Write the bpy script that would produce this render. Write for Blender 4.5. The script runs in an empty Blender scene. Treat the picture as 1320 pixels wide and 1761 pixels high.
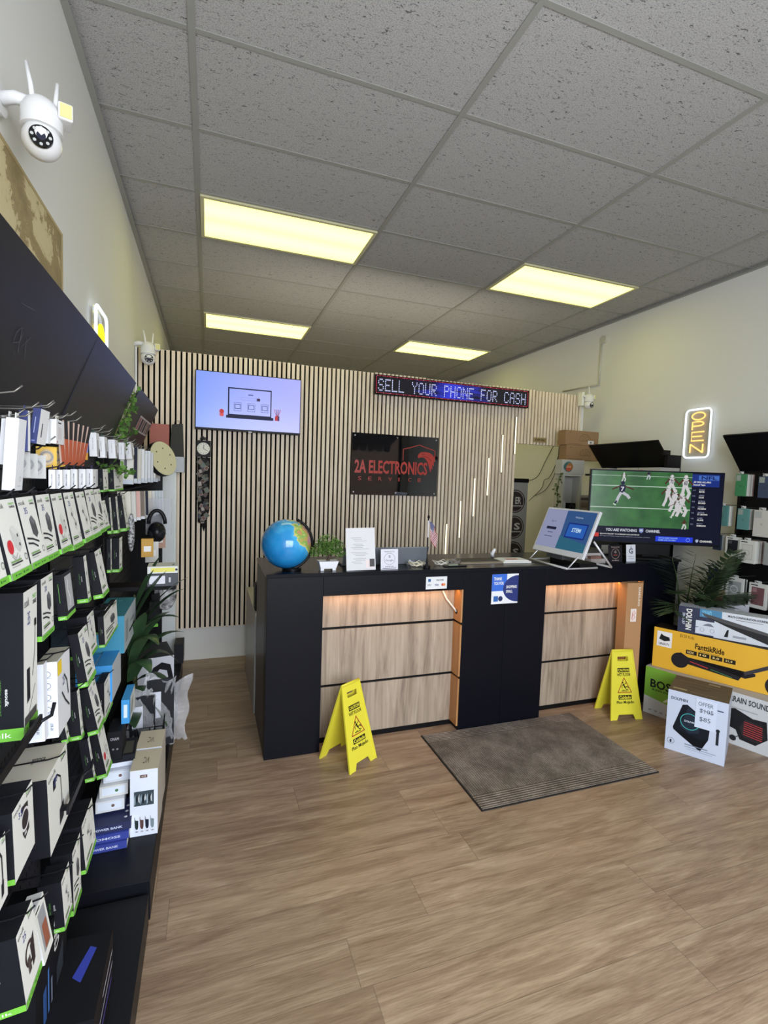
import bpy, math, random
from mathutils import Matrix, Vector
random.seed(7)
SC = bpy.context.scene
COL = SC.collection
PI = math.pi

# ------------------------------------------------------------------ camera
cam_data = bpy.data.cameras.new('camera')
cam_data.sensor_fit = 'HORIZONTAL'
cam_data.sensor_width = 36.0
cam_data.lens = 848.28 / 1320 * 36.0
cam_data.clip_start = 0.02
cam = bpy.data.objects.new('camera', cam_data)
COL.objects.link(cam)
cam.matrix_world = Matrix(((0.942075, -0.010278, -0.335246, 0.0831),
                           (-0.333644, 0.073525, -0.939827, -2.2608),
                           (0.034308, 0.99724, 0.065837, 1.6),
                           (0, 0, 0, 1)))
SC.camera = cam

# ------------------------------------------------------------------ world, daylight, exposure
SC.view_settings.view_transform = 'Standard'
SC.view_settings.look = 'None'
SC.view_settings.gamma = 1.0
SC.view_settings.use_curve_mapping = False
SC.view_settings.exposure = 0.0
wd = bpy.data.worlds.new('daylight')
SC.world = wd
wd.use_nodes = True
wd.node_tree.nodes['Background'].inputs[0].default_value = (0.72, 0.84, 1.0, 1)
wd.node_tree.nodes['Background'].inputs[1].default_value = 3.4

def area_light(name, loc, rot, sx, sy, power, color):
    l = bpy.data.lights.new(name, 'AREA')
    l.shape = 'RECTANGLE'
    l.size = sx
    l.size_y = sy
    l.energy = power
    l.color = color
    o = bpy.data.objects.new(name, l)
    COL.objects.link(o)
    o.location = loc
    o.rotation_euler = rot
    return o
# daylight entering by the two shop windows and the glazed door behind the viewer
DAY = (0.88, 0.93, 1.0)
area_light('daylight_window', (0.95, -3.36, 1.65), (PI / 2 - 0.3, 0, 0), 2.3, 2.1, 160, DAY)
LAMP_EMIT = (3.3, 3.1, 0.72)

# ------------------------------------------------------------------ materials
def lin(c):
    c = c / 255.0
    return c / 12.92 if c <= 0.04045 else ((c + 0.055) / 1.055) ** 2.4
_M = {}
def mat(rgb, rough=0.6, metal=0.0, emit=0.0, alpha=1.0, coat=0.0, trans=0.0):
    key = (tuple(rgb), rough, metal, emit, alpha, coat, trans)
    if key in _M:
        return _M[key]
    m = bpy.data.materials.new('surface')
    m.use_nodes = True
    b = m.node_tree.nodes['Principled BSDF']
    col = (lin(rgb[0]), lin(rgb[1]), lin(rgb[2]), 1)
    if emit > 0:
        b.inputs['Base Color'].default_value = (0, 0, 0, 1)
        b.inputs['Emission Color'].default_value = col
        b.inputs['Emission Strength'].default_value = emit
        b.inputs['Roughness'].default_value = 0.35
        b.inputs['Specular IOR Level'].default_value = 0.12
    else:
        b.inputs['Base Color'].default_value = col
        b.inputs['Roughness'].default_value = rough
        if max(rgb) < 70 and rough > 0.18 and metal == 0:
            b.inputs['Specular IOR Level'].default_value = 0.18
    b.inputs['Metallic'].default_value = metal
    b.inputs['Alpha'].default_value = alpha
    b.inputs['Coat Weight'].default_value = coat
    b.inputs['Transmission Weight'].default_value = trans
    _M[key] = m
    return m
def node_mat(rough=0.6, metal=0.0):
    m = bpy.data.materials.new('procedural')
    m.use_nodes = True
    nt = m.node_tree
    b = nt.nodes['Principled BSDF']
    b.inputs['Roughness'].default_value = rough
    b.inputs['Metallic'].default_value = metal
    return m, nt, b
def N(nt, typ, **kw):
    n = nt.nodes.new(typ)
    for k, v in kw.items():
        if k == 'inp':
            for i, val in v.items():
                n.inputs[i].default_value = val
        else:
            setattr(n, k, v)
    return n
def ramp(nt, stops, interp='LINEAR'):
    r = nt.nodes.new('ShaderNodeValToRGB')
    r.color_ramp.interpolation = interp
    el = r.color_ramp.elements
    while len(el) < len(stops):
        el.new(0.5)
    for e, (p, c) in zip(el, stops):
        e.position = p
        e.color = (lin(c[0]), lin(c[1]), lin(c[2]), 1)
    return r
def math_node(nt, op, a, b=None):
    n = nt.nodes.new('ShaderNodeMath')
    n.operation = op
    for i, v in enumerate((a, b)):
        if v is None:
            continue
        if isinstance(v, (int, float)):
            n.inputs[i].default_value = v
        else:
            nt.links.new(v, n.inputs[i])
    return n.outputs[0]

def floor_material():
    m, nt, b = node_mat(0.42)
    geo = N(nt, 'ShaderNodeNewGeometry')
    sep = N(nt, 'ShaderNodeSeparateXYZ')
    nt.links.new(geo.outputs['Position'], sep.inputs[0])
    X, Y = sep.outputs[0], sep.outputs[1]
    rowf = math_node(nt, 'DIVIDE', Y, 0.178)
    row = math_node(nt, 'FLOOR', rowf)
    wn = N(nt, 'ShaderNodeTexWhiteNoise', noise_dimensions='1D')
    nt.links.new(row, wn.inputs['W'])
    off = math_node(nt, 'MULTIPLY', wn.outputs['Value'], 1.22)
    colf = math_node(nt, 'DIVIDE', math_node(nt, 'ADD', X, off), 1.22)
    coli = math_node(nt, 'FLOOR', colf)
    cid = N(nt, 'ShaderNodeCombineXYZ')
    nt.links.new(row, cid.inputs[0])
    nt.links.new(coli, cid.inputs[1])
    wn2 = N(nt, 'ShaderNodeTexWhiteNoise', noise_dimensions='3D')
    nt.links.new(cid.outputs[0], wn2.inputs['Vector'])
    # grain runs along x, each board shifted
    sh = math_node(nt, 'MULTIPLY', wn2.outputs['Value'], 37.0)
    cv = N(nt, 'ShaderNodeCombineXYZ')
    nt.links.new(math_node(nt, 'ADD', math_node(nt, 'MULTIPLY', X, 1.1), sh), cv.inputs[0])
    nt.links.new(math_node(nt, 'MULTIPLY', Y, 9.0), cv.inputs[1])
    nt.links.new(sh, cv.inputs[2])
    n1 = N(nt, 'ShaderNodeTexNoise', inp={'Scale': 2.2, 'Detail': 7.0, 'Roughness': 0.62, 'Distortion': 0.9})
    nt.links.new(cv.outputs[0], n1.inputs['Vector'])
    cv2 = N(nt, 'ShaderNodeCombineXYZ')
    nt.links.new(math_node(nt, 'ADD', math_node(nt, 'MULTIPLY', X, 3.0), sh), cv2.inputs[0])
    nt.links.new(math_node(nt, 'MULTIPLY', Y, 60.0), cv2.inputs[1])
    n2 = N(nt, 'ShaderNodeTexNoise', inp={'Scale': 3.0, 'Detail': 4.0, 'Roughness': 0.6, 'Distortion': 0.4})
    nt.links.new(cv2.outputs[0], n2.inputs['Vector'])
    r1 = ramp(nt, [(0.25, (122, 98, 79)), (0.42, (146, 123, 102)), (0.58, (165, 143, 120)), (0.8, (186, 166, 143))])
    nt.links.new(n1.outputs['Fac'], r1.inputs[0])
    r2 = ramp(nt, [(0.3, (205, 198, 190)), (0.6, (255, 252, 248))])
    nt.links.new(n2.outputs['Fac'], r2.inputs[0])
    mx = N(nt, 'ShaderNodeMix', data_type='RGBA', blend_type='MULTIPLY')
    mx.inputs[0].default_value = 0.8
    nt.links.new(r1.outputs[0], mx.inputs[6])
    nt.links.new(r2.outputs[0], mx.inputs[7])
    hsv = N(nt, 'ShaderNodeHueSaturation')
    nt.links.new(mx.outputs[2], hsv.inputs['Color'])
    nt.links.new(math_node(nt, 'ADD', math_node(nt, 'MULTIPLY', wn2.outputs['Value'], 0.26), 0.87), hsv.inputs['Value'])
    # seams
    fr = math_node(nt, 'FRACT', rowf)
    fc = math_node(nt, 'FRACT', colf)
    s1 = math_node(nt, 'LESS_THAN', fr, 0.012)
    s2 = math_node(nt, 'LESS_THAN', fc, 0.002)
    s = math_node(nt, 'MAXIMUM', s1, s2)
    mx2 = N(nt, 'ShaderNodeMix', data_type='RGBA')
    nt.links.new(math_node(nt, 'MULTIPLY', s, 0.45), mx2.inputs[0])
    nt.links.new(hsv.outputs[0], mx2.inputs[6])
    mx2.inputs[7].default_value = (0.04, 0.028, 0.02, 1)
    nt.links.new(mx2.outputs[2], b.inputs['Base Color'])
    nt.links.new(math_node(nt, 'ADD', math_node(nt, 'MULTIPLY', n2.outputs['Fac'], 0.2), 0.3), b.inputs['Roughness'])
    return m

def tile_material():
    m, nt, b = node_mat(0.95)
    geo = N(nt, 'ShaderNodeNewGeometry')
    mp = N(nt, 'ShaderNodeMapping')
    mp.inputs['Scale'].default_value = (34, 80, 34)
    mp.inputs['Rotation'].default_value = (0, 0, 0.4)
    nt.links.new(geo.outputs['Position'], mp.inputs[0])
    n = N(nt, 'ShaderNodeTexNoise', inp={'Scale': 1.0, 'Detail': 2.0, 'Roughness': 0.7, 'Distortion': 1.6})
    nt.links.new(mp.outputs[0], n.inputs['Vector'])
    r = ramp(nt, [(0.335, (104, 102, 100)), (0.38, (184, 183, 182)), (1.0, (194, 193, 191))])
    nt.links.new(n.outputs['Fac'], r.inputs[0])
    n2 = N(nt, 'ShaderNodeTexNoise', inp={'Scale': 190.0, 'Detail': 1.0})
    nt.links.new(geo.outputs['Position'], n2.inputs['Vector'])
    r2 = ramp(nt, [(0.35, (214, 214, 214)), (0.55, (255, 255, 255))])
    nt.links.new(n2.outputs['Fac'], r2.inputs[0])
    mx = N(nt, 'ShaderNodeMix', data_type='RGBA', blend_type='MULTIPLY')
    mx.inputs[0].default_value = 1.0
    nt.links.new(r.outputs[0], mx.inputs[6])
    nt.links.new(r2.outputs[0], mx.inputs[7])
    nt.links.new(mx.outputs[2], b.inputs['Base Color'])
    return m

def grain_material(c0, c1, c2, axis='z', rough=0.5, scale=1.0):
    """wood laminate, grain running along one axis (object coordinates)"""
    m, nt, b = node_mat(rough)
    tc = N(nt, 'ShaderNodeNewGeometry')
    mp = N(nt, 'ShaderNodeMapping')
    s = {'x': (1.2, 16, 16), 'y': (16, 1.2, 16), 'z': (16, 16, 1.2)}[axis]
    mp.inputs['Scale'].default_value = tuple(v * scale for v in s)
    nt.links.new(tc.outputs['Position'], mp.inputs[0])
    n = N(nt, 'ShaderNodeTexNoise', inp={'Scale': 1.0, 'Detail': 6.0, 'Roughness': 0.62, 'Distortion': 0.7})
    nt.links.new(mp.outputs[0], n.inputs['Vector'])
    r = ramp(nt, [(0.3, c0), (0.48, c1), (0.7, c2)])
    nt.links.new(n.outputs['Fac'], r.inputs[0])
    nt.links.new(r.outputs[0], b.inputs['Base Color'])
    return m

def noise_material(stops, scale=5.0, detail=5.0, rough=0.7, dist=0.0, stretch=(1, 1, 1), metal=0.0, alpha=1.0, coord='Object', bump=0.0):
    m, nt, b = node_mat(rough, metal)
    tc = N(nt, 'ShaderNodeTexCoord')
    mp = N(nt, 'ShaderNodeMapping')
    mp.inputs['Scale'].default_value = stretch
    nt.links.new(tc.outputs[coord], mp.inputs[0])
    n = N(nt, 'ShaderNodeTexNoise', inp={'Scale': scale, 'Detail': detail, 'Roughness': 0.6, 'Distortion': dist})
    nt.links.new(mp.outputs[0], n.inputs['Vector'])
    r = ramp(nt, stops)
    nt.links.new(n.outputs['Fac'], r.inputs[0])
    nt.links.new(r.outputs[0], b.inputs['Base Color'])
    b.inputs['Alpha'].default_value = alpha
    if bump:
        bp = N(nt, 'ShaderNodeBump', inp={'Strength': bump, 'Distance': 0.01})
        nt.links.new(n.outputs['Fac'], bp.inputs['Height'])
        nt.links.new(bp.outputs[0], b.inputs['Normal'])
    return m

WHITE = (232, 232, 228)
BLACK = (20, 21, 26)
INK = (30, 30, 34)
GREEN = (116, 190, 60)
m_wall = mat((226, 226, 222), 0.75)
m_black = mat((22, 23, 29), 0.45)
m_dark = mat((14, 14, 17), 0.5)
m_counter = mat((9, 11, 20), 0.42)
m_grid = mat((156, 156, 150), 0.5)
m_metal = mat((150, 150, 150), 0.35, 0.9)
m_white = mat(WHITE, 0.4)

# ------------------------------------------------------------------ mesh builder
_T = {}
def text_geo(s, bold=False):
    k = (s, bold)
    if k not in _T:
        cu = bpy.data.curves.new('lettering', 'FONT')
        cu.body = s
        cu.resolution_u = 2
        if bold:
            cu.offset = 0.028
        o = bpy.data.objects.new('lettering', cu)
        me = bpy.data.meshes.new_from_object(o)
        vs = [(v.co.x, v.co.y) for v in me.vertices]
        fs = [tuple(p.vertices) for p in me.polygons]
        if not vs:
            vs = [(0, 0), (1, 0), (1, 1)]
            fs = []
        x0 = min(v[0] for v in vs); x1 = max(v[0] for v in vs)
        y0 = min(v[1] for v in vs); y1 = max(v[1] for v in vs)
        dx = max(x1 - x0, 1e-4); dy = max(y1 - y0, 1e-4)
        _T[k] = ([((a - x0) / dx, (b - y0) / dy) for a, b in vs], fs, dx / dy)
        bpy.data.objects.remove(o)
        bpy.data.meshes.remove(me)
        bpy.data.curves.remove(cu)
    return _T[k]

class MB:
    def __init__(self):
        self.v = []; self.f = []; self.mi = []; self.sm = []; self.mats = []; self.M = None
    def idx(self, m):
        if m not in self.mats:
            self.mats.append(m)
        return self.mats.index(m)
    def add(self, vs, fs, m, smooth=False):
        o = len(self.v)
        if self.M is not None:
            vs = [tuple(self.M @ Vector(p)) for p in vs]
        self.v += [tuple(p) for p in vs]
        i = self.idx(m)
        for f in fs:
            self.f.append(tuple(o + a for a in f)); self.mi.append(i); self.sm.append(smooth)
        return self
    def box(self, x0, y0, z0, x1, y1, z1, m, faces=None):
        vs = [(x0, y0, z0), (x1, y0, z0), (x1, y1, z0), (x0, y1, z0), (x0, y0, z1), (x1, y0, z1), (x1, y1, z1), (x0, y1, z1)]
        fs = [(0, 3, 2, 1), (4, 5, 6, 7), (0, 1, 5, 4), (1, 2, 6, 5), (2, 3, 7, 6), (3, 0, 4, 7)]
        return self.add(vs, fs, m)
    def poly(self, pts, m):
        return self.add(pts, [tuple(range(len(pts)))], m)
    def prism(self, pts, vec, m):
        """pts: closed outline (3d), vec: extrusion"""
        n = len(pts); vec = Vector(vec)
        vs = [tuple(p) for p in pts] + [tuple(Vector(p) + vec) for p in pts]
        fs = [tuple(reversed(range(n))), tuple(range(n, 2 * n))] + [(i, (i + 1) % n, n + (i + 1) % n, n + i) for i in range(n)]
        return self.add(vs, fs, m)
    def tube(self, pts, r, m, n=8, closed=False):
        P = [Vector(p) for p in pts]
        k = len(P)
        rr = r if isinstance(r, (list, tuple)) else [r] * k
        vs = []; fs = []
        prev = None
        for i in range(k):
            if closed:
                t = (P[(i + 1) % k] - P[i - 1]).normalized()
            else:
                t = (P[min(i + 1, k - 1)] - P[max(i - 1, 0)]).normalized()
            if prev is None:
                a = Vector((0, 0, 1)) if abs(t.z) < 0.9 else Vector((1, 0, 0))
                u = t.cross(a).normalized()
            else:
                u = prev - t * prev.dot(t)
                u = u.normalized() if u.length > 0.05 else t.cross(t.orthogonal()).normalized()
            prev = u
            w = t.cross(u)
            for j in range(n):
                a = 2 * PI * j / n
                vs.append(P[i] + (u * math.cos(a) + w * math.sin(a)) * rr[i])
        for i in range(k if closed else k - 1):
            i2 = (i + 1) % k
            for j in range(n):
                j2 = (j + 1) % n
                fs.append((i * n + j, i * n + j2, i2 * n + j2, i2 * n + j))
        if not closed:
            fs.append(tuple(reversed(range(n))))
            fs.append(tuple((k - 1) * n + j for j in range(n)))
        return self.add(vs, fs, m, True)
    def cyl(self, p0, p1, r, m, n=24, r1=None):
        P0, P1 = Vector(p0), Vector(p1)
        t = (P1 - P0).normalized()
        a = Vector((0, 0, 1)) if abs(t.z) < 0.9 else Vector((1, 0, 0))
        u = t.cross(a).normalized(); w = t.cross(u)
        r1 = r if r1 is None else r1
        ring = lambda P, q: [P + (u * math.cos(2 * PI * j / n) + w * math.sin(2 * PI * j / n)) * q for j in range(n)]
        vs = ring(P0, r) + ring(P1, r1)
        self.add(vs, [(j, (j + 1) % n, n + (j + 1) % n, n + j) for j in range(n)], m, True)
        self.add(ring(P0, r), [tuple(reversed(range(n)))], m)
        self.add(ring(P1, r1), [tuple(range(n))], m)
        return self
    def sphere(self, c, r, m, nu=24, nv=14, s=(1, 1, 1), v0=0.0, v1=1.0):
        vs = []; fs = []
        for i in range(nv + 1):
            th = PI * (v0 + (v1 - v0) * i / nv)
            for j in range(nu):
                ph = 2 * PI * j / nu
                vs.append((c[0] + r * s[0] * math.sin(th) * math.cos(ph), c[1] + r * s[1] * math.sin(th) * math.sin(ph), c[2] + r * s[2] * math.cos(th)))
        for i in range(nv):
            for j in range(nu):
                fs.append((i * nu + j, i * nu + nu + j, i * nu + nu + (j + 1) % nu, i * nu + (j + 1) % nu))
        return self.add(vs, fs, m, True)
    # flat artwork in the xy plane of the current frame
    def rect(self, x0, y0, x1, y1, z, m):
        return self.poly([(x0, y0, z), (x1, y0, z), (x1, y1, z), (x0, y1, z)], m)
    def disc(self, cx, cy, r, z, m, n=24):
        return self.poly([(cx + r * math.cos(2 * PI * i / n), cy + r * math.sin(2 * PI * i / n), z) for i in range(n)], m)
    def ring(self, cx, cy, r, w, z, m, n=28, sy=1.0):
        vs = []
        for q in (r - w / 2, r + w / 2):
            vs += [(cx + q * math.cos(2 * PI * i / n), cy + sy * q * math.sin(2 * PI * i / n), z) for i in range(n)]
        return self.add(vs, [(i, n + i, n + (i + 1) % n, (i + 1) % n) for i in range(n)], m)
    def line(self, pts, w, z, m, closed=False):
        k = len(pts)
        for i in range(k if closed else k - 1):
            a = Vector(pts[i]); b = Vector(pts[(i + 1) % k])
            d = (b - a)
            if d.length < 1e-7:
                continue
            d.normalize()
            nrm = Vector((-d.y, d.x)) * w / 2
            a2 = a - d * w * 0.3; b2 = b + d * w * 0.3
            self.poly([(*(a2 - nrm), z), (*(b2 - nrm), z), (*(b2 + nrm), z), (*(a2 + nrm), z)], m)
        return self
    def text(self, s, x0, y0, x1, y1, z, m, bold=False, rot=0, depth=0.0):
        vs, fs, asp = text_geo(s, bold)
        out = []
        for a, b in vs:
            if rot == 90:      # reads upwards
                a, b = 1 - b, a
            elif rot == -90:   # reads downwards
                a, b = b, 1 - a
            elif rot == 180:
                a, b = 1 - a, 1 - b
            out.append((x0 + a * (x1 - x0), y0 + b * (y1 - y0), z))
        return self.add(out, fs, m)
    def build(self, name, parent=None, matrix=None, bevel=0.0):
        me = bpy.data.meshes.new(name)
        me.from_pydata(self.v, [], self.f)
        for m in self.mats:
            me.materials.append(m)
        me.polygons.foreach_set('material_index', self.mi)
        me.polygons.foreach_set('use_smooth', self.sm)
        me.update()
        o = bpy.data.objects.new(name, me)
        COL.objects.link(o)
        if parent is not None:
            o.parent = parent
        if matrix is not None:
            o.matrix_local = matrix
        if bevel:
            md = o.modifiers.new('edge', 'BEVEL')
            md.width = bevel
            md.segments = 2
            md.limit_method = 'ANGLE'
        return o

def frame(P, U, V):
    U = Vector(U).normalized(); V = Vector(V)
    V = (V - U * V.dot(U)).normalized()
    W = U.cross(V)
    return Matrix(((U.x, V.x, W.x, P[0]), (U.y, V.y, W.y, P[1]), (U.z, V.z, W.z, P[2]), (0, 0, 0, 1)))
def tag(o, label=None, cat=None, group=None, kind=None):
    if label: o['label'] = label
    if cat: o['category'] = cat
    if group: o['group'] = group
    if kind: o['kind'] = kind
    return o
def thing(name, label, cat, M=None, group=None):
    o = bpy.data.objects.new(name, None)
    COL.objects.link(o)
    o.empty_display_size = 0.05
    if M is not None:
        o.matrix_world = M if isinstance(M, Matrix) else Matrix.Translation(M)
    return tag(o, label, cat, group)
def struct(o):
    o['kind'] = 'structure'
    return o

def face_frame(f, w, h, d):
    if f == 'F': return Matrix.Identity(4), w, h
    if f == 'S': return Matrix(((0, 0, -1, 0), (0, 1, 0, 0), (1, 0, 0, -d), (0, 0, 0, 1))), d, h
    if f == 'R': return Matrix(((0, 0, 1, w), (0, 1, 0, 0), (-1, 0, 0, 0), (0, 0, 0, 1))), d, h
    return Matrix(((1, 0, 0, 0), (0, 0, 1, h), (0, -1, 0, 0), (0, 0, 0, 1))), w, d
def CM(c):
    return c if isinstance(c, bpy.types.Material) else mat(c)
def draw(b, arts, w, h, d, eps=0.0003):
    """print artwork on box faces: fractions of the face"""
    keep = b.M
    for k, a in enumerate(arts):
        t, f = a[0], a[1]
        Mf, fw, fh = face_frame(f, w, h, d)
        b.M = Mf if keep is None else keep @ Mf
        z = eps * (1 + k * 0.35)
        if t == 'r': b.rect(a[2] * fw, a[3] * fh, a[4] * fw, a[5] * fh, z, CM(a[6]))
        elif t == 't': b.text(a[2], a[3] * fw, a[4] * fh, a[5] * fw, a[6] * fh, z, CM(a[7]), *(a[8:]))
        elif t == 'p': b.poly([(x * fw, y * fh, z) for x, y in a[2]], CM(a[3]))
        elif t == 'l': b.line([(x * fw, y * fh) for x, y in a[2]], a[3], z, CM(a[4]))
        elif t == 'c': b.disc(a[2] * fw, a[3] * fh, a[4], z, CM(a[5]))
        elif t == 'o': b.ring(a[2] * fw, a[3] * fh, a[4], a[5], z, CM(a[6]))
    b.M = keep
def carton_mesh(b, w, h, d, cols):
    """front plane z=0, body behind it; cols: dict of face colours"""
    D = CM(cols.get('D', WHITE))
    g = lambda k: CM(cols[k]) if k in cols else D
    V = [(0, 0, -d), (w, 0, -d), (w, h, -d), (0, h, -d), (0, 0, 0), (w, 0, 0), (w, h, 0), (0, h, 0)]
    o = len(b.v)
    b.add(V, [], D)
    for f, k in (((4, 5, 6, 7), 'F'), ((0, 4, 7, 3), 'S'), ((5, 1, 2, 6), 'R'), ((7, 6, 2, 3), 'T'), ((0, 1, 5, 4), 'B'), ((1, 0, 3, 2), 'K')):
        b.f.append(tuple(o + i for i in f)); b.mi.append(b.idx(g(k))); b.sm.append(False)
def carton(name, label, cat, M, w, h, d, cols, arts=(), group=None, tab=None):
    b = MB()
    carton_mesh(b, w, h, d, cols)
    draw(b, arts, w, h, d)
    o = b.build(name, None, M)
    tag(o, label, cat, group)
    if tab:
        t = MB()
        c = CM(tab)
        t.box(w * 0.3, h, -d * 0.5 - 0.0006, w * 0.7, h + 0.012, -d * 0.5 + 0.0006, c)
        t.build('hang_tab', o)
    return o

# ================================================================== THE ROOM
XL, XR, YF, YB, ZC = -0.4614, 4.1324, -3.42, 6.3, 3.379
b = MB(); b.box(XL - 0.1, YF, -0.1, XR + 0.1, YB, 0, floor_material()); struct(b.build('floor'))
m_tile = tile_material()
b = MB(); b.box(XL - 0.1, YF, ZC, XR + 0.1, YB, ZC + 0.08, m_tile); struct(b.build('ceiling'))
b = MB(); b.box(XL - 0.12, YF, 0, XL, YB, ZC, m_wall); struct(b.build('wall_left'))
b = MB(); b.box(XR, YF, 0, XR + 0.12, YB, ZC, m_wall); struct(b.build('wall_right'))
b = MB(); b.box(XL - 0.1, YB, 0, XR + 0.1, YB + 0.1, ZC, m_wall); struct(b.build('wall_rear'))
# shop front behind the viewer: two windows, glazed door
b = MB()
b.box(XL - 0.1, YF - 0.1, 0, -0.25, YF, ZC, m_wall)
b.box(-0.25, YF - 0.1, 0, 2.15, YF, 0.5, m_wall)
b.box(-0.25, YF - 0.1, 2.75, XR + 0.1, YF, ZC, m_wall)
b.box(2.15, YF - 0.1, 0, 2.5, YF, 2.75, m_wall)
b.box(3.98, YF - 0.1, 0, XR + 0.1, YF, 2.75, m_wall)
struct(b.build('wall_front'))
m_alu = mat((70, 72, 76), 0.4, 0.6)
m_pane = mat((250, 252, 255), 0.02, alpha=0.12)
def glazing(name, x0, x1, z0, z1):
    b = MB()
    y0, y1 = YF - 0.08, YF - 0.02
    b.box(x0, y0, z0, x0 + 0.05, y1, z1, m_alu); b.box(x1 - 0.05, y0, z0, x1, y1, z1, m_alu)
    b.box(x0 + 0.05, y0, z0, x1 - 0.05, y1, z0 + 0.06, m_alu); b.box(x0 + 0.05, y0, z1 - 0.05, x1 - 0.05, y1, z1, m_alu)
    o = struct(b.build(name))
    g = MB(); g.box(x0 + 0.05, YF - 0.055, z0 + 0.06, x1 - 0.05, YF - 0.049, z1 - 0.05, m_pane); g.build('glass_pane', o)
glazing('window_1', -0.25, 0.95, 0.5, 2.75)
glazing('window_2', 0.95, 2.15, 0.5, 2.75)
glazing('door_1', 2.5, 3.98, 0.0, 2.75)
# pavement and the street front across, seen only as reflections
b = MB(); b.box(-8, -16, -0.12, 12, YF - 0.1, -0.05, mat((150, 148, 144), 0.9)); struct(b.build('pavement'))
b = MB(); b.box(-9, -16.5, -0.1, 13, -16, 4.5, mat((150, 120, 100), 0.9)); struct(b.build('street_wall'))

t = bpy.data.objects.new('street_awning', None); COL.objects.link(t); t.location = (3.1, YF - 0.1, 2.45); t['kind'] = 'structure'
b = MB(); b.prism([(-1.3, 0, .35), (-1.3, -1.2, 0), (-1.3, -1.2, -.02), (-1.3, 0, .33)], (2.4, 0, 0), mat((40, 42, 50), .8)); b.build('canopy', t)
b = MB()
for k in range(12):
    b.prism([(-1.3 + k * .2 + .1 - .1 * math.cos(PI * q / 6), -1.2, -.02 - (.10 + .08 * math.sin(PI * q / 6) if 0 < q < 6 else 0)) for q in range(7)], (0, -.01, 0), mat((44, 46, 54), .8))
b.build('valance', t)

# ceiling grid: runners every 1.22 m in x, cross tees every 0.61 m in y
LIGHTS = [(0, 2), (0, 6), (2, 2), (2, 6)]
b = MB()
zt = ZC - 0.004
for i in range(0, 4):
    b.box(1.22 * i - 0.014, YF, zt - 0.003, 1.22 * i + 0.014, YB, ZC, m_grid)
j = -5
while 0.61 * j < YB:
    if 0.61 * j > YF:
        b.box(XL, 0.61 * j - 0.012, zt, XR, 0.61 * j + 0.012, ZC - 0.0002, m_grid)
    j += 1
struct(b.build('trim_1'))
b = MB()
b.box(XL, YF, ZC - 0.03, XL + 0.03, YB, ZC - 0.026, m_grid); b.box(XL, YF, ZC - 0.026, XL + 0.004, YB, ZC, m_grid)
b.box(XR - 0.03, YF, ZC - 0.03, XR, YB, ZC - 0.026, m_grid); b.box(XR - 0.004, YF, ZC - 0.026, XR, YB, ZC, m_grid)
struct(b.build('trim_2'))

def lamp_material():
    m, nt, bs = node_mat(0.6)
    tc = N(nt, 'ShaderNodeTexCoord')
    sep = N(nt, 'ShaderNodeSeparateXYZ')
    nt.links.new(tc.outputs['Object'], sep.inputs[0])
    # two tubes shine through the prismatic cover: brighter along them
    w = math_node(nt, 'ABSOLUTE', sep.outputs[1])
    t = math_node(nt, 'SUBTRACT', w, 0.13)
    g = math_node(nt, 'POWER', math_node(nt, 'ABSOLUTE', t), 1.4)
    st = math_node(nt, 'SUBTRACT', 1.12, math_node(nt, 'MULTIPLY', g, 5.0))
    bs.inputs['Base Color'].default_value = (0, 0, 0, 1)
    bs.inputs['Emission Color'].default_value = (1.0, LAMP_EMIT[1] / LAMP_EMIT[0], LAMP_EMIT[2] / LAMP_EMIT[0], 1)
    nt.links.new(math_node(nt, 'MULTIPLY', st, LAMP_EMIT[0]), bs.inputs['Emission Strength'])
    return m
m_lamp = lamp_material()
where = {(0, 2): 'near left fluorescent ceiling light, largest of the four lit yellow panels',
         (0, 6): 'far left fluorescent ceiling light, narrow yellow panel above the wall television',
         (2, 2): 'near right fluorescent ceiling light, yellow panel beside the right wall',
         (2, 6): 'far right fluorescent ceiling light, small yellow panel above the scrolling message sign'}
for (i, j) in LIGHTS:
    cx, cy = 1.22 * i + 0.61, 0.61 * j + 0.305
    t = thing('ceiling_light', where[(i, j)], 'ceiling light', (cx, cy, ZC - 0.012), 'fluorescent panel lights')
    f = MB()
    for x0, y0, x1, y1 in ((-0.597, -0.292, 0.597, -0.268), (-0.597, 0.268, 0.597, 0.292), (-0.597, -0.268, -0.573, 0.268), (0.573, -0.268, 0.597, 0.268)):
        f.box(x0, y0, -0.004, x1, y1, 0.011, mat((215, 210, 170), 0.5))
    f.build('frame', t)
    d = MB(); d.box(-0.573, -0.268, 0.0, 0.573, 0.268, 0.006, m_lamp); d.build('diffuser', t)

# slatted partition with a passage at its right end
m_slat = grain_material((204, 186, 166), (226, 210, 190), (238, 225, 207), 'z', 0.6, 2.0)
m_felt = mat((9, 8, 9), 0.95)
b = MB(); YS = 2.133
b.box(XL, YS + 0.04, 0, 3.08, YS + 0.14, 2.55, m_wall)
b.box(3.08, YS + 0.04, 2.03, 3.87, YS + 0.14, 2.55, m_wall)
struct(b.build('wall_back'))
b = MB()
b.box(XL, YS + 0.022, 0.285, 3.08, YS + 0.04, 2.576, m_felt)
b.box(3.08, YS + 0.022, 2.02, 3.875, YS + 0.04, 2.576, m_felt)
x = XL + 0.012
k = 0
while x < 3.86:
    z0 = 0.285 if x + 0.026 < 3.08 else 2.02
    b.box(x, YS, z0, x + 0.0252, YS + 0.022, 2.576 + (0.006 if k % 31 > 17 else 0), m_slat)
    x += 0.0402; k += 1
struct(b.build('trim_3'))

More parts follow.
